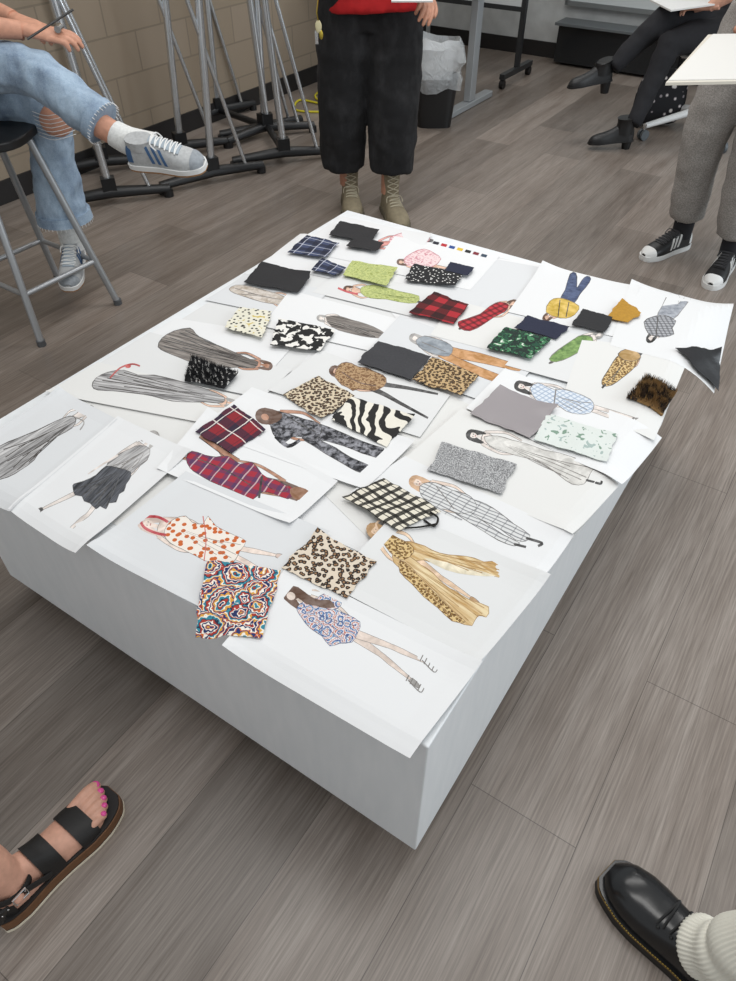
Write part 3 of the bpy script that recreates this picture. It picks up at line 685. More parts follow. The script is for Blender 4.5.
# ---------------------------------------------------------------- hand / head
def hand(name,par,M,side,mat,curl=.5,sc=1):
    b=MB(); Y=M.to_3x3()@V((0,1,0)); S=lambda x,y,z:M@(V((x,y*side,z))*sc)
    b.tube([S(-.06,0,0),S(0,0,0),S(.03,.002,0),S(.065,0,.001),S(.09,0,0)],[(.026*sc,.02*sc),(.027*sc,.019*sc),(.037*sc,.017*sc),(.041*sc,.015*sc),(.036*sc,.011*sc)],mat,14,ref=Y,sm=3)
    for i,(y,L,x0) in enumerate(((.030,.072,.086),(.010,.08,.09),(-.010,.074,.087),(-.029,.058,.08))):
        pts=[V((x0-.015,y,0))]; a=-.1
        for l in (.015+L*.45,L*.32,L*.25):
            pts.append(pts[-1]+V((math.cos(a)*l,0,-math.sin(max(a,0))*l))); a+=curl*(1+.15*i)
        b.tube([S(*q) for q in pts],[.0096*sc,.0092*sc,.0085*sc,.0072*sc],mat,10,sm=3)
        b.ball(S(*pts[-1]),.0072*sc,mat,n=8)
    pts=[V((.012,.022,-.004)),V((.038,.045,-.012)),V((.062,.054,-.018)),V((.082,.052,-.022))]
    b.tube([S(*q) for q in pts],[.014*sc,.012*sc,.0105*sc,.0085*sc],mat,10,sm=3); b.ball(S(*pts[-1]),.0085*sc,mat,n=8)
    return b.obj(name,par,remesh=.0028,sit=3)
def head(par,c,fwd,skin,hair,long=True):
    c=V(c); f_=V(fwd).normalized(); Z=V((0,0,1)); Y=Z.cross(f_)
    b=MB(); b.ball(c,(.095,.078,.115),skin,X=f_,n=20); b.ball(c+f_*.03+Z*-.06,(.06,.055,.055),skin,X=f_)
    b.tube([c+f_*.092+Z*.02,c+f_*.115-Z*.022,c+f_*.095-Z*.03],[.008,.014,.01],skin,8)
    for sg in(-1,1): b.ball(c+Y*sg*.08-Z*.005,(.02,.01,.032),skin,X=f_)
    b.tube([c-Z*.06,c-Z*.2],[.052,.056],skin,14); b.obj('head',par,remesh=.006,sit=4)
    b=MB()
    for sg in(-1,1):
        b.ball(c+f_*.083+Y*sg*.032+Z*.01,(.01,.014,.009),flat('#efefee',.3),X=f_); b.ball(c+f_*.091+Y*sg*.032+Z*.01,(.004,.006,.006),BK,X=f_)
        b.tube([c+f_*.093+Y*sg*.018+Z*.03,c+f_*.09+Y*sg*.045+Z*.031],.004,hair,6)
    b.tube([c+f_*.09-Y*.025-Z*.055,c+f_*.1-Z*.056,c+f_*.09+Y*.025-Z*.055],.006,flat('#a85a55',.5),6,sm=3); b.obj('face_features',par)
    b=MB(); b.ball(c-f_*.018+Z*.022,(.1,.09,.112),hair,X=f_,n=20)
    if long: b.tube([c-f_*.05+Z*.02,c-f_*.07-Z*.12,c-f_*.075-Z*.27],[(.085,.05),(.09,.045),(.06,.02)],hair,16,ref=Y,sm=3)
    b.obj('hair',par,remesh=.008,sit=3)
def torso(par,pel,chest,neck,lat,mat,arms,wid=.16,hem=None):
    b=MB(); pel=V(pel);chest=V(chest);neck=V(neck)
    b.tube([hem and V(hem) or pel,pel.lerp(chest,.4),chest,chest.lerp(neck,.7),neck],[(wid*1.08,wid*.74),(wid*.95,wid*.66),(wid*1.08,wid*.68),(wid*1.0,wid*.5),(.06,.055)],mat,24,ref=lat,sm=3)
    for sh,el,r1,r2 in arms: b.tube([sh,V(sh).lerp(V(el),.5),el],[r1,r1*.95,r2],mat,14,sm=3)
    return b.obj('shirt',par,remesh=.011,sit=5,disp=(.02,.12))
SKN=flat('#c48f76',.55,0,60,spec=.4); SKP=flat('#d3a089',.5,0,60)
def arm(par,el,wr,skin=SKN,name='forearm'):
    b=MB(); el=V(el);wr=V(wr); b.tube([el,el.lerp(wr,.35),wr],[.04,.042,.026],skin,14,sm=4); return b.obj(name,par)
# ---------------------------------------------------------------- person A (seated left, jeans)
def denim(name,a,b_):
    m=M_(name,.9); n=m.noise(m.co(scale=(1,1,.6)),13,5,.65); f2=m.noise(m.co(),300,2)
    m.base(m.mix(m.math('MULTIPLY',f2,.35),m.ramp(n,[(.34,a),(.64,b_)]),'#dfe8f0')); m.bump(m.noise(m.co(),55,4,.6,1),.5,.004); return m.m
JN=denim('light_denim','#4f6a87','#8fa6bb')
A=empty('seated_person',(-1.5,2.7,.7))
b=MB()
b.tube([(-1.52,2.60,.85),(-1.36,2.60,.88),(-1.17,2.60,.895)],[.1,.088,.074],JN,20,sm=4)
b.tube([(-1.17,2.60,.895),(-1.06,2.565,.875),(-.87,2.48,.77)],[.074,.073,.066],JN,20,sm=4)
b.ball((-1.17,2.60,.895),.074,JN)
b.tube([(-1.52,2.80,.79),(-1.36,2.79,.78),(-1.15,2.765,.755)],[.11,.1,.083],JN,20,sm=4); b.ball((-1.145,2.76,.74),.08,JN)
b.tube([(-1.14,2.76,.74),(-1.18,2.77,.55),(-1.2,2.765,.33)],[.08,.078,.1],JN,20,sm=4)
b.ball((-1.56,2.7,.83),(.16,.2,.13),JN)
b.obj('jeans',A,remesh=.009,sit=3,disp=(.022,.06))
b=MB(); b.tube([(-.884,2.485,.778),(-.86,2.475,.763)],[.070,.070],JN,20); b.tube([(-1.2,2.765,.36),(-1.2,2.765,.325)],[.104,.107],JN,24)
for q,d,r in (((-.862,2.477,.764),V((.24,-.1,-.15)),.071),): 
    d=d.normalized(); u=d.orthogonal().normalized(); w_=d.cross(u)
    for k in range(34):
        a=k*2*math.pi/34; p=V(q)+(u*math.cos(a)+w_*math.sin(a))*r; b.tube([p,p+d*(.008+.006*random.random())],.0011,WHT,4)
for k in range(40):
    a=k*2*math.pi/40; p=V((-1.2+.106*math.cos(a),2.765+.106*math.sin(a),.327)); b.tube([p,p-V((0,0,.008+.008*random.random()))],.0011,WHT,4)
b.obj('hem_cuffs',A)
b=MB(); kc=V((-1.10,2.705,.705)); b.ball(kc,(.058,.052,.055),SKN,n=18)
for i in range(7):
    z=.662+i*.013; b.tube([(-1.165,2.68,z),(-1.10,2.645,z-.004),(-1.035,2.685,z+.003)],.0012,WHT,5,sm=3)
b.obj('knee_rip',A)
b=MB(); b.tube([(-.90,2.49,.77),(-.80,2.455,.725),(-.745,2.45,.71)],[.042,.036,.04],SKN,14,sm=3)
b.tube([(-1.2,2.77,.4),(-1.205,2.775,.24)],[.045,.036],SKN,14); b.obj('ankles',A)
b=MB(); SOK=flat('#d8d8d5',.95,0,120); b.tube([(-.825,2.465,.735),(-.775,2.45,.715),(-.70,2.44,.70)],[.041,.044,.046],SOK,16,sm=3)
b.tube([(-1.205,2.775,.30),(-1.2,2.76,.2)],[.042,.046],SOK,16); b.obj('socks',A)
GSU=flat('#adaeae',.9,0,100); BST=flat('#3f5f85',.7); GUM=flat('#9a6f45',.7); TOE=flat('#8d9297',.9,0,100)
sneaker('sneaker',A,frame((-.775,2.435,.65),(.96,-.17,.0),(-.15,-.3,1)),.25,GSU,BST,WHT,GUM,TOE,flat('#9aa5ae',.8),WHT)
sneaker('sneaker',A,frame((-1.215,2.82,.155),(.12,-.9,-.12),(.1,-.1,1)),.265,GSU,BST,WHT,GUM,TOE,flat('#9aa5ae',.8),WHT)
torso(A,(-1.58,2.7,.84),(-1.6,2.68,1.22),(-1.57,2.68,1.42),(0,1,0),flat('#6e7f86',.9,0,30),[((-1.6,2.5,1.33),(-1.50,2.44,1.08),.06,.055),((-1.6,2.86,1.33),(-1.5,2.93,1.08),.06,.055)])
arm(A,(-1.5,2.45,1.07),(-1.10,2.63,.99)); hand('hand',A,frame((-1.085,2.637,.99),(.95,.12,-.2),(.1,-.25,1)),1,SKN,.42)
arm(A,(-1.5,2.92,1.07),(-1.16,2.74,1.0)); hand('hand',A,frame((-1.15,2.735,1.0),(.8,-.5,-.15),(0,0,1)),-1,SKN,.4)
b=MB(); SIL=flat('#c8c8c8',.2,1); b.tube([(-.985,2.63,.992),(-.985,2.665,.994)],.0105,SIL,12)
b.tube([(-1.118,2.60,.992),(-1.118,2.665,1.0)],.0115,flat('#3a2c24',.6),12); b.tube([(-1.06,2.56,.98),(-.93,2.66,1.04)],.0035,flat('#2a2a2a',.4),8); b.obj('rings_and_pencil',A)
head(A,(-1.53,2.68,1.62),(1,-.1,-.3),SKN,flat('#4a3424',.7))
# stool
st=empty('metal_stool',(-1.33,2.64,0)); b=MB(); GM=flat('#a6a8aa',.4,.5); sc_=V((-1.36,2.66,.665))
b.prism([sc_+V((.19*math.copysign(abs(math.cos(t))**.6,math.cos(t)),.19*math.copysign(abs(math.sin(t))**.6,math.sin(t)),0)) for t in [k*math.pi/14 for k in range(28)]],(0,0,.03),BK)
b.obj('seat',st,bevel=.006)
b=MB(); feet=[V((-1.262,2.363,0)),V((-1.048,2.68,0)),V((-1.365,2.894,0)),V((-1.579,2.577,0))]; tops=[]
cf=sum(feet,V((0,0,0)))/4
for f_ in feet:
    tp=sc_+(f_-cf)*.55; tops.append(tp); b.tube([f_+V((0,0,.004)),tp],.0135,GM,14); b.tube([f_,f_+V((0,0,.022))],.017,flat('#55575a',.6),12)
for i in range(4):
    P=[f_.lerp(t_,.19/.665) for f_,t_ in zip(feet,tops)]; b.tube([P[i],P[(i+1)%4]],.010,GM,10)
b.obj('frame_and_legs',st)
# ---------------------------------------------------------------- person B (standing centre)
B=empty('standing_person',(0,3.7,0)); 
m=M_('black_dusty_denim',.95); n=m.noise(m.co(scale=(1,1,.6)),11,5,.65); m.base(m.ramp(n,[(.45,'#18181a'),(.75,'#333335')])); m.bump(m.noise(m.co(),60,3),.3,.003); BP=m.m
b=MB()
b.tube([(-.08,3.70,.92),(-.10,3.70,.70),(-.12,3.69,.45),(-.125,3.72,.20)],[.14,.134,.118,.108],BP,24,sm=5)
b.tube([(.10,3.69,.92),(.115,3.67,.70),(.12,3.63,.45),(.115,3.62,.21)],[.14,.134,.118,.108],BP,24,sm=5)
b.tube([(.01,3.70,.80),(.01,3.70,.98),(.01,3.70,1.06)],[(.235,.14),(.22,.135),(.18,.12)],BP,24,ref=(1,0,0),sm=3)
b.obj('wide_leg_trousers',B,remesh=.010,sit=3,disp=(.018,.08))
KH=flat('#8b8069',.85,0,50); KS=flat('#6d6554',.8); LC=flat('#b9b09a',.9)
boot('lace_up_boot',B,frame((-.10,3.80,0),(.10,-1,0)),.30,KH,KS,.24,0,LC,.052)
boot('lace_up_boot',B,frame((.10,3.68,0),(.22,-1,0)),.31,KH,KS,.25,0,LC,.054)
b=MB(); b.tube([(-.1,3.74,.1),(-.11,3.72,.4)],.045,SKN,12); b.tube([(.11,3.62,.1),(.11,3.62,.4)],.045,SKN,12); b.obj('shins',B)
RED=flat('#b5181c',.85,0,25)
torso(B,(.03,3.69,.96),(.02,3.71,1.33),(.01,3.70,1.53),(1,0,0),RED,[((-.17,3.7,1.43),(-.24,3.68,1.15),.062,.06),((.19,3.7,1.43),(.27,3.68,1.15),.062,.06)],.222,(.035,3.68,.862))
arm(B,(.27,3.68,1.16),(.24,3.47,.96)); hand('hand',B,frame((.24,3.46,.96),(-.1,-.9,-.35),(.5,0,1)),1,SKN,.5)
arm(B,(-.24,3.68,1.16),(-.15,3.48,1.05)); hand('hand',B,frame((-.15,3.47,1.05),(.4,-.9,-.1),(-.5,0,1)),-1,SKN,.5)
head(B,(.01,3.69,1.70),(0,-1,-.35),SKN,flat('#2e221b',.7))
b=MB(); b.box((.17,3.36,.99),(.16,.2,.006),WHT,Z=(0,-.3,1)); b.obj('held_paper_pad',B,smooth=False)
b=MB(); b.tube([(-.205,3.54,.94),(-.215,3.52,.88),(-.21,3.525,.85)],.003,flat('#b9a24a',.3,1),6); b.ball((-.21,3.525,.83),(.014,.004,.024),flat('#d8cfa6',.4)); b.box((-.22,3.53,.79),(.014,.003,.05),SIL)
b.ball((-.20,3.525,.80),(.009,.004,.018),flat('#c9b24a',.3,.8)); b.obj('key_ring',B)
# ---------------------------------------------------------------- person D (standing right)
D_=empty('standing_person',(1.55,3.12,0)); m=M_('grey_marl',.95); n=m.noise(m.co(),220,3); m.base(m.ramp(n,[(.35,'#837f7b'),(.65,'#a5a19c')])); SWP=m.m
b=MB()
b.tube([(1.50,3.20,.95),(1.45,3.19,.72),(1.42,3.18,.48),(1.455,3.20,.15)],[.12,.112,.09,.076],SWP,22,sm=5)
b.tube([(1.64,3.08,.95),(1.61,3.06,.72),(1.575,3.03,.48),(1.60,3.0,.15)],[.12,.112,.09,.076],SWP,22,sm=5)
b.tube([(1.57,3.14,.86),(1.57,3.14,1.02)],[(.19,.14),(.17,.13)],SWP,24,ref=(.77,-.63,0))
b.obj('sweatpants',D_,remesh=.01,sit=4,disp=(.02,.09))
b=MB(); b.tube([(1.455,3.2,.2),(1.458,3.2,.06)],.045,flat('#26262a',.9),14); b.tube([(1.60,3.0,.2),(1.605,2.99,.06)],.045,flat('#26262a',.9),14); b.obj('socks',D_)
sneaker('sneaker',D_,frame((1.505,3.225,0),(-.83,-.5,0)),.285,BK,WHT,WHT,WHT,WHT,BK,flat('#3a3a3c',.8))
sneaker('sneaker',D_,frame((1.635,3.035,0),(-.58,-.82,0)),.285,BK,WHT,WHT,WHT,WHT,BK,flat('#3a3a3c',.8))
torso(D_,(1.57,3.14,.98),(1.58,3.15,1.3),(1.57,3.14,1.48),(.77,-.63,0),flat('#3a3f45',.9,0,25),[((1.44,3.27,1.4),(1.40,3.2,1.12),.06,.055),((1.72,3.02,1.4),(1.74,2.88,1.12),.06,.055)],.17)
arm(D_,(1.40,3.2,1.13),(1.36,2.985,.94)); hand('hand',D_,frame((1.36,2.975,.915),(0,-1,-.02),(0,0,-1)),1,SKN,.1)
arm(D_,(1.74,2.88,1.13),(1.60,2.68,.94)); hand('hand',D_,frame((1.585,2.675,.885),(-1,-.3,0),(0,0,-1)),1,SKN,.1)
head(D_,(1.55,3.12,1.65),(-.7,-.7,-.3),SKN,flat('#5a3f2a',.7))
b=MB(); b.prism([(.889,2.366,.90),(1.40,2.40,.90),(1.52,2.88,.925),(1.178,2.86,.925)],(0,0,.008),flat('#cfc9bc',.8)); b.prism([(.90,2.38,.9085),(1.39,2.41,.9085),(1.51,2.87,.9335),(1.19,2.85,.9335)],(0,0,.003),flat('#d6d4cf',.7))
b.obj('drawing_board',smooth=False)
# ---------------------------------------------------------------- person C (seated right)
Cc=empty('seated_person',(2.05,4.88,.45)); b=MB(); BPT=flat('#1b1b1f',.9,0,40)
b.tube([(2.1,4.97,.56),(1.9,4.9,.60),(1.72,4.83,.63)],[.1,.09,.07],BPT,18,sm=4); b.tube([(1.72,4.83,.63),(1.6,4.80,.53),(1.45,4.755,.39)],[.07,.062,.045],BPT,18,sm=4); b.ball((1.72,4.83,.63),.068,BPT)
b.tube([(2.1,4.82,.54),(1.9,4.76,.54),(1.73,4.70,.52)],[.1,.09,.07],BPT,18,sm=4); b.tube([(1.73,4.70,.52),(1.66,4.63,.33),(1.575,4.54,.14)],[.07,.056,.045],BPT,18,sm=4); b.ball((1.73,4.70,.52),.068,BPT)
b.ball((2.12,4.9,.57),(.16,.19,.13),BPT); b.obj('black_trousers',Cc,remesh=.01,sit=4,disp=(.018,.09))
boot('ankle_boot',Cc,frame((1.60,4.56,.03),(-1,-.06,-.07)),.265,BK,BK,.15,.03,None,.038)
boot('ankle_boot',Cc,frame((1.46,4.775,.30),(-.97,-.18,-.12)),.265,BK,BK,.13,.045,None,.038)
torso(Cc,(2.13,4.92,.58),(2.12,4.9,.95),(2.06,4.89,1.14),(.2,-1,0),flat('#2a2a2e',.9,0,25),[((2.08,4.72,1.05),(2.06,4.62,.82),.055,.05),((2.12,5.08,1.05),(2.1,5.12,.82),.055,.05)],.16)
arm(Cc,(2.06,4.62,.83),(1.90,4.70,.70),SKP); hand('hand',Cc,frame((1.895,4.705,.70),(-.7,.5,-.15),(0,0,1)),-1,SKP,.5)
arm(Cc,(2.1,5.12,.83),(1.93,5.0,.75),SKP); hand('hand',Cc,frame((1.925,4.995,.75),(-.8,-.5,-.2),(0,0,1)),1,SKP,.5)
head(Cc,(2.02,4.88,1.32),(-1,-.2,-.4),SKP,flat('#7a5a3a',.7))
b=MB(); b.box((1.78,4.80,.705),(.26,.30,.008),WHT,X=(1,.1,.1)); b.obj('sketchbook',Cc,smooth=False)
ch=empty('swivel_chair',(2.08,4.88,0)); b=MB(); PW_=flat('#dcdddc',.4); cc=V((2.08,4.88,0))
n=12; rings=[]
prof=[(-.22,.0),(-.18,.02),(-.05,.0),(.1,.0),(.2,.03),(.25,.14),(.27,.28),(.28,.40)]
for x,z in [(p.x,p.z) for p in cr([(a,0,c_) for a,c_ in prof],3)]:
    rings.append([cc+V((x,(j/n-.5)*.44*(1-.25*max(0,z-.1)),.43+z+.035*(abs(j/n-.5)*2)**3)) for j in range(n+1)])
b.loft(rings,PW_,cap=False,closed=False); b.obj('seat_shell',ch,solid=.01)
b=MB(); b.tube([cc+V((0,0,.1)),cc+V((0,0,.42))],.022,SIL,14)
for i in range(5):
    a=math.radians(204+72*i); d=V((math.cos(a),math.sin(a),0)); e=cc+d*.40
    b.tube([cc+V((0,0,.125)),e+V((0,0,.08))],[(.024,.026),(.016,.018)],PW_,10,ref=(0,0,1))
    q=d.cross(V((0,0,1)));
    for sg in (-.014,.014): b.tube([e+q*(sg-.008)+V((0,0,.03)),e+q*(sg+.008)+V((0,0,.03))],.03,flat('#5c6266',.5),16)
    b.tube([e+V((0,0,.03)),e+V((0,0,.085))],.008,SIL,8)
b.obj('star_base',ch)
b=MB(); tb=V((1.87,5.0,0)); TBM=blobs('black_floral',[(0,'#d9d6d2'),(.2,'#9a8f92'),(.26,'#17171b')],22,kind='v',wv=False)
m=M_('black_floral_tote',.85); d=m.vor(m.co(),24,dim='3D'); m.base(m.ramp(d,[(0,'#dcd8d2'),(.22,'#8f868a'),(.3,'#17171b')],'CONSTANT')); TBM=m.m
b.loft([[tb+V((sx*w_,sy*d_,z)) for sx,sy in ((1,1),(.4,1.15),(-.4,1.15),(-1,1),(-1,-1),(-.4,-1.15),(.4,-1.15),(1,-1))] for z,w_,d_ in ((0,.15,.06),(.1,.17,.075),(.24,.16,.06),(.34,.13,.02))],TBM)
for sy in (-.02,.02): b.tube([tb+V((-.07,sy,.32)),tb+V((-.05,sy,.42)),tb+V((.05,sy,.42)),tb+V((.07,sy,.32))],.007,TBM,8,sm=4)
b.obj('floral_tote_bag',sub=1)
# ---------------------------------------------------------------- sandal foot (bottom left)
E=empty('sandaled_leg',(-.66,.47,0)); fd=V((.57,.82,0)).normalized(); M=frame((-.688,.392,0),fd)
OS=[(0,.52),(.05,.7),(.15,.8),(.35,.76),(.5,.84),(.68,1),(.82,.98),(.92,.82),(.97,.6),(1,.32)]
b=MB(); s=Shoe(M,.28,.049,[(0,.04),(1,.02)],.04,out=OS)
s.sole(b,flat('#d8cdb8',.8),0,.007,.003); s.sole(b,flat('#3a2418',.6),.007,.010,.002); s.sole(b,flat('#6e4a2e',.6,0,70),.010,.034,.002); s.sole(b,flat('#1d1a19',.7),.034,.039,.0)
b.obj('platform_sole',E,bevel=.001)
ft=Shoe(M@Matrix.Translation((.012,0,0)),.235,.041,[(0,.035),(.08,.06),(.2,.085),(.32,.085),(.45,.062),(.6,.045),(.75,.033),(.88,.024),(1,.012)],.038,out=[(0,.5),(.06,.7),(.2,.78),(.4,.78),(.6,.95),(.75,1.03),(.88,1.0),(.95,.8),(1,.6)],p=.85)
TOES=((.028,.268,.0132),(.009,.266,.0098),(-.007,.260,.0092),(-.020,.251,.0088),(-.032,.239,.0084))
b=MB(); ft.body(b,SKP)
for i,(y,x1,r) in enumerate(TOES):
    b.tube([M@V((.20,y*.95,.052)),M@V((x1-.022,y,.056)),M@V((x1-.004,y,.050))],[r*1.05,r*1.0,r*.85],SKP,12,sm=3); b.ball(M@V((x1-.004,y,.050)),r*.85,SKP,n=10)
b.tube([M@V((.05,0,.07)),M@V((.048,0,.12)),M@V((.035,.03,.22)),M@V((-.02,.13,.42)),M@V((-.03,.16,.50))],[(.042,.036),(.036,.033),(.042,.042),(.055,.055),(.052,.052)],SKP,16,sm=4,ref=M.to_3x3()@V((1,0,0)))
b.ball(M@V((.045,-.036,.09)),.014,SKP); b.ball(M@V((.05,.036,.098)),.014,SKP)
b.obj('foot_and_leg',E,remesh=.0028,sit=2)
b=MB(); PK=flat('#e0549a',.2)
for i,(y,x1,r) in enumerate(TOES):
    b.ball(M@V((x1-.003,y,.0568)),(r*.7,r*.7,.0042),PK,X=M.to_3x3()@V((1,0,-.35)),n=12)
b.obj('toenails',E)
b=MB(); LB=flat('#1a1817',.55,0,220)
ft.patch(b,.68,.86,-.1,math.pi+.1,.0045,LB,8,18); ft.patch(b,.36,.53,-.1,math.pi+.1,.0045,LB,8,18)
ft.patch(b,.0,.09,-.1,math.pi+.1,.004,LB,6,18)
ring=[]
for k in range(25):
    a=2*math.pi*k/24; ring.append(M@V((.046+.044*math.cos(a),.041*math.sin(a),.098-.016*math.cos(a))))
b.tube(ring,[(.011,.003)]*25,LB,8,ref=(0,0,1))
b.tube([M@V((.06,-.040,.088)),M@V((.105,-.036,.05))],[(.009,.003)]*2,LB,8,ref=M.to_3x3()@V((1,0,1)))
b.tube([M@V((.02,-.040,.096)),M@V((.0,-.03,.05))],[(.009,.003)]*2,LB,8,ref=M.to_3x3()@V((1,0,0)))
bk=[M@V((.05+.013*x,-.046,.096+.012*z)) for x,z in ((-1,-1),(1,-1),(1,1),(-1,1),(-1,-1))]; b.tube(bk,.0018,SIL,6)
for i in range(6): b.ball(M@V((-.0+.012*i,-.044,.09+.001*i)),.002,SIL,n=6)
b.obj('leather_straps',E)
# ---------------------------------------------------------------- oxford shoe foot (bottom right)
G=empty('oxford_shod_leg',(.6,.3,0)); od=V((.62,-.78,0)).normalized(); M=frame((.650,.236,0),-od)
b=MB(); OX=flat('#131314',.22); s=Shoe(M,.30,.05,[(0,.055),(.06,.072),(.2,.078),(.33,.085),(.45,.075),(.58,.062),(.7,.055),(.82,.05),(.92,.04),(1,.018)],.03,out=[(0,.5),(.03,.66),(.1,.78),(.25,.8),(.42,.82),(.58,.95),(.7,1.03),(.8,1.02),(.9,.88),(.96,.68),(1,.38)])
s.body(b,OX,30,22); s.sole(b,flat('#1a1714',.6),0,.024,.006); s.sole(b,flat('#6a5126',.6),.024,.0262,.0065); s.sole(b,OX,.0262,.031,.005)
s.patch(b,.30,.68,1.0,math.pi-1.0,.002,OX); s.laces(b,flat('#1c1b1b',.8),.38,.62,4,.005)
for k in range(60):
    t=.02+.96*k/60
    for sg in(-1,1): b.box(M@V((t*.30,sg*(.05*interp(s.o,t)+.0052),.028)),(.0028,.0012,.0012),flat('#c9a94a',.6),X=M.to_3x3()@V((1,0,0)))
for i in range(4):
    for sg in (1.0,math.pi-1.0): b.ball(s.S(.38+.08*i,sg,.003),.0035,flat('#3a3a3a',.4,.8),n=8)
b.tube([M@V((.065,0,.075)),M@V((.062,0,.112))],[(.062,.042),(.056,.039)],OX,18,ref=M.to_3x3()@V((1,0,0)))
b.obj('oxford_shoe',G)
b=MB(); pts=cr([M@V((.125,0,.085)),M@V((.092,0,.14)),V((.615,.31,.21)),V((.705,.295,.31))],10); rings=[]
X0=M.to_3x3()@V((1,0,0))
for i,p in enumerate(pts):
    T=(pts[min(i+1,len(pts)-1)]-pts[max(i-1,0)]).normalized(); U=(X0-T*X0.dot(T)).normalized(); Q=T.cross(U)
    r0=.048+.0025*math.sin(i*.9)
    rings.append([p+(U*math.cos(2*math.pi*k/168)+Q*math.sin(2*math.pi*k/168))*(r0+.0013*math.cos(2*math.pi*k/4)) for k in range(168)])
b.loft(rings,flat('#ddd9cc',.95)); b.obj('ribbed_sock',G,angle=180)
b=MB(); b.tube([(.65,.30,.25),(.77,.275,.40),(.86,.26,.50)],[.044,.055,.054],SKP,18,sm=4); b.obj('calf',G)
# ---------------------------------------------------------------- easel stands
CHR=flat('#d6d9dc',.25,.85); BKM=flat('#151618',.4)
def stand(c,ang,h=1.15,lean=.06):
    c=V(c); e=empty('folding_easel_stand',c); x=V((math.cos(ang),math.sin(ang),0)); y=V((-x.y,x.x,0)); b=MB()
    for sg in (-1,1):
        q=c+y*sg*.24
        b.tube([q-x*.30+V((0,0,.04)),q+V((0,0,.06)),q+x*.30+V((0,0,.04))],[(.022,.026),(.03,.034),(.022,.026)],BKM,10,ref=(0,0,1))
        for s2 in(-1,1): b.tube([q+x*s2*.29+V((0,0,0)),q+x*s2*.29+V((0,0,.035))],.026,BKM,14)
        b.box(q+V((0,0,.095)),(.07,.055,.08),BKM,X=x)
    b.tube([c-y*.24+V((0,0,.06)),c+y*.24+V((0,0,.06))],.02,BKM,10)
    b.obj('base',e)
    b=MB()
    for sg in (-1,1):
        q=c+y*sg*.24; b.tube([q+V((0,0,.1)),q+x*lean+V((0,0,h))],.0195,CHR,14)
        b.tube([q+x*.2+V((0,0,.05)),q-x*.02+V((0,0,h*.8))],.011,CHR,10)
    b.obj('chrome_poles',e)
    b=MB(); b.box(c+x*lean+V((0,0,h+.01)),(.05,.56,.03),BKM,X=x); b.obj('top_rail',e,smooth=False)
stand((-1.42,3.95,0),.35,1.15,-.05); stand((-.98,4.22,0),.55,1.15,.08); stand((-.56,4.55,0),.3,1.2,-.06); stand((-.82,4.95,0),.8,1.15,.05)
# ---------------------------------------------------------------- desk, bin, whiteboard, cord
dk_=empty('standing_desk',(.2,5.6,0)); b=MB(); GL=flat('#a9adb0',.4,.3)
p1=V((.70,5.40,0)); p2=p1+E1*.98
for p in (p1,p2):
    b.box(p+V((0,0,.38)),(.05,.08,.68),GL,X=E1); b.box(p+V((0,0,.02)),(.07,.62,.035),GL,X=E1,bev=.02)
b.box((p1+p2)/2+V((0,0,.70)),(.95,.05,.04),GL,X=E1); b.obj('legs',dk_,smooth=False,bevel=.004)
b=MB(); b.box((p1+p2)/2+V((0,0,.745)),(1.22,.7,.028),flat('#d9dad9',.4),X=E1,bev=.02); b.obj('desktop',dk_,smooth=False)
tr=empty('trash_bin',(.42,5.02,0)); b=MB(); tc=V((.43,5.02,0))
def sq(c,w_,d_,z,n=24): return [c+V((w_*math.copysign(abs(math.cos(t))**.5,math.cos(t)),d_*math.copysign(abs(math.sin(t))**.5,math.sin(t)),z)) for t in [2*math.pi*k/n for k in range(n)]]
b.loft([sq(tc,.11,.09,0),sq(tc,.135,.11,.28),sq(tc,.14,.115,.285),sq(tc,.135,.11,.28),sq(tc,.11,.09,.03)],BK); b.obj('bin',tr)
m=M_('clear_liner',.2); m.base('#e9edef'); m.b.inputs['Alpha'].default_value=.34; m.bump(m.noise(m.co(),22,4,.6,1),.8,.02)
b=MB(); rings=[]
for z,w_ in ((.22,.148),(.27,.15),(.31,.155),(.38,.165),(.45,.155),(.49,.13),(.44,.115),(.3,.105),(.1,.09)):
    rings.append([p+V((noise.noise(p*14)*.035,noise.noise(p*14+V((9,0,0)))*.035,noise.noise(p*9)*.03)) for p in sq(tc,w_,w_*.85,z,40)])
b.loft(rings,m.m,cap=False); b.obj('plastic_liner',tr)
mw=empty('mobile_whiteboard',(.72,6.2,0)); b=MB(); wc=V((.74,6.27,0))
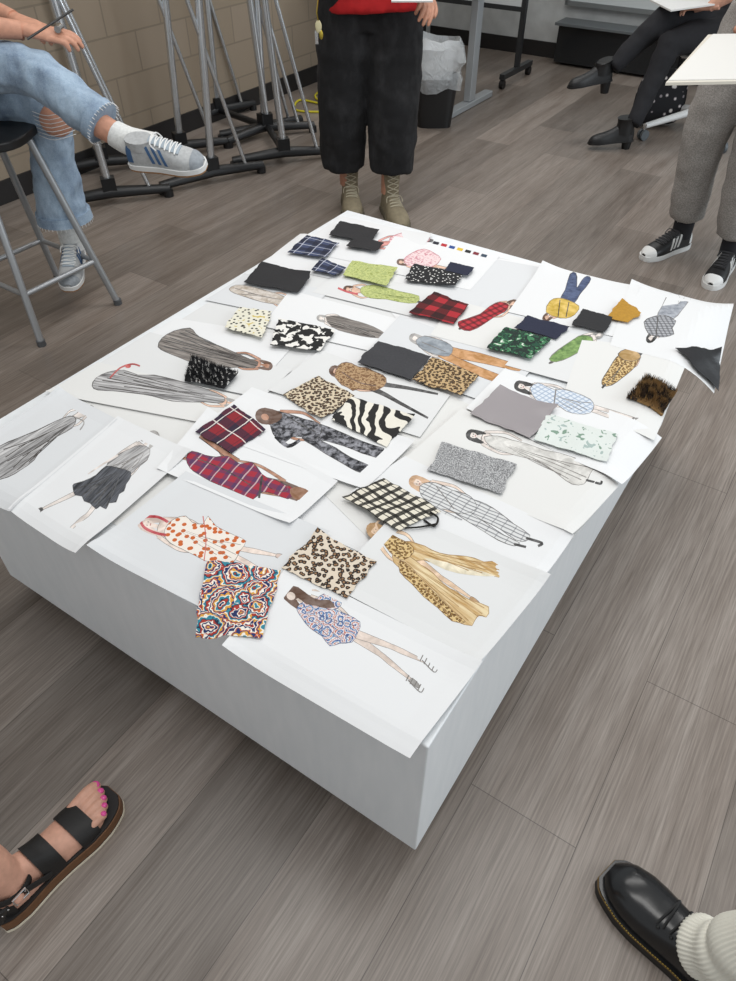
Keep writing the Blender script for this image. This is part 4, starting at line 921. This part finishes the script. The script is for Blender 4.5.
b.box(wc+V((0,0,1.12)),(.9,.03,1.3),flat('#c9cdce',.3),X=E1)
for s_ in(-.45,.45):
    q=wc+E1*s_; b.box(q+V((0,0,.95)),(.035,.035,1.75),flat('#2b2d2f',.4),X=E1); b.box(q+V((0,0,.08)),(.04,.5,.035),flat('#2b2d2f',.4),X=E1)
b.box(wc+V((0,0,.46)),(.9,.04,.03),flat('#2b2d2f',.4),X=E1); b.obj('panel_and_frame',mw,smooth=False)
b=MB()
for s_ in(-.45,.45):
    for t_ in(-.23,.23): q=wc+E1*s_+E2*t_; b.tube([q-E1*.015+V((0,0,.03)),q+E1*.015+V((0,0,.03))],.03,BK,16)
b.obj('casters',mw)
b=MB(); YL=flat('#c9bd2a',.5)
b.tube([R(3.62,5.6,.75),R(3.6,5.55,.4),R(3.5,5.5,.03),W(318,92,.008),W(326,104,.008),W(300,100,.008),W(296,110,.008),W(322,112,.008)],.007,YL,8,sm=6); b.obj('yellow_power_cord')
# ---------------------------------------------------------------- lights
def area(name,loc,tgt,sx,sy,p,col):
    l=bpy.data.lights.new(name,'AREA'); l.shape='RECTANGLE'; l.size=sx; l.size_y=sy; l.energy=p; l.color=col
    o=bpy.data.objects.new(name,l); bpy.context.scene.collection.objects.link(o); o.location=loc
    o.rotation_euler=(V(tgt)-V(loc)).to_track_quat('-Z','Y').to_euler()
area('ceiling_light',(0.3,1.2,2.9),(0.3,1.2,0),2.4,.6,26,(1,.98,.95))
area('ceiling_light',(0.3,3.2,2.9),(0.3,3.2,0),2.4,.6,30,(1,.98,.95))
area('ceiling_light',(0.8,5.4,2.9),(0.8,5.4,0),2.4,.6,26,(1,.98,.95))
area('window_daylight',(4.6,1.2,1.8),(.6,1.6,.3),3,2,85,(.84,.93,1))
w=bpy.data.worlds.new('world'); bpy.context.scene.world=w; w.use_nodes=True
w.node_tree.nodes['Background'].inputs[0].default_value=(.93,.97,1,1); w.node_tree.nodes['Background'].inputs[1].default_value=.64
bpy.context.scene.view_settings.view_transform='Standard'
print('done')
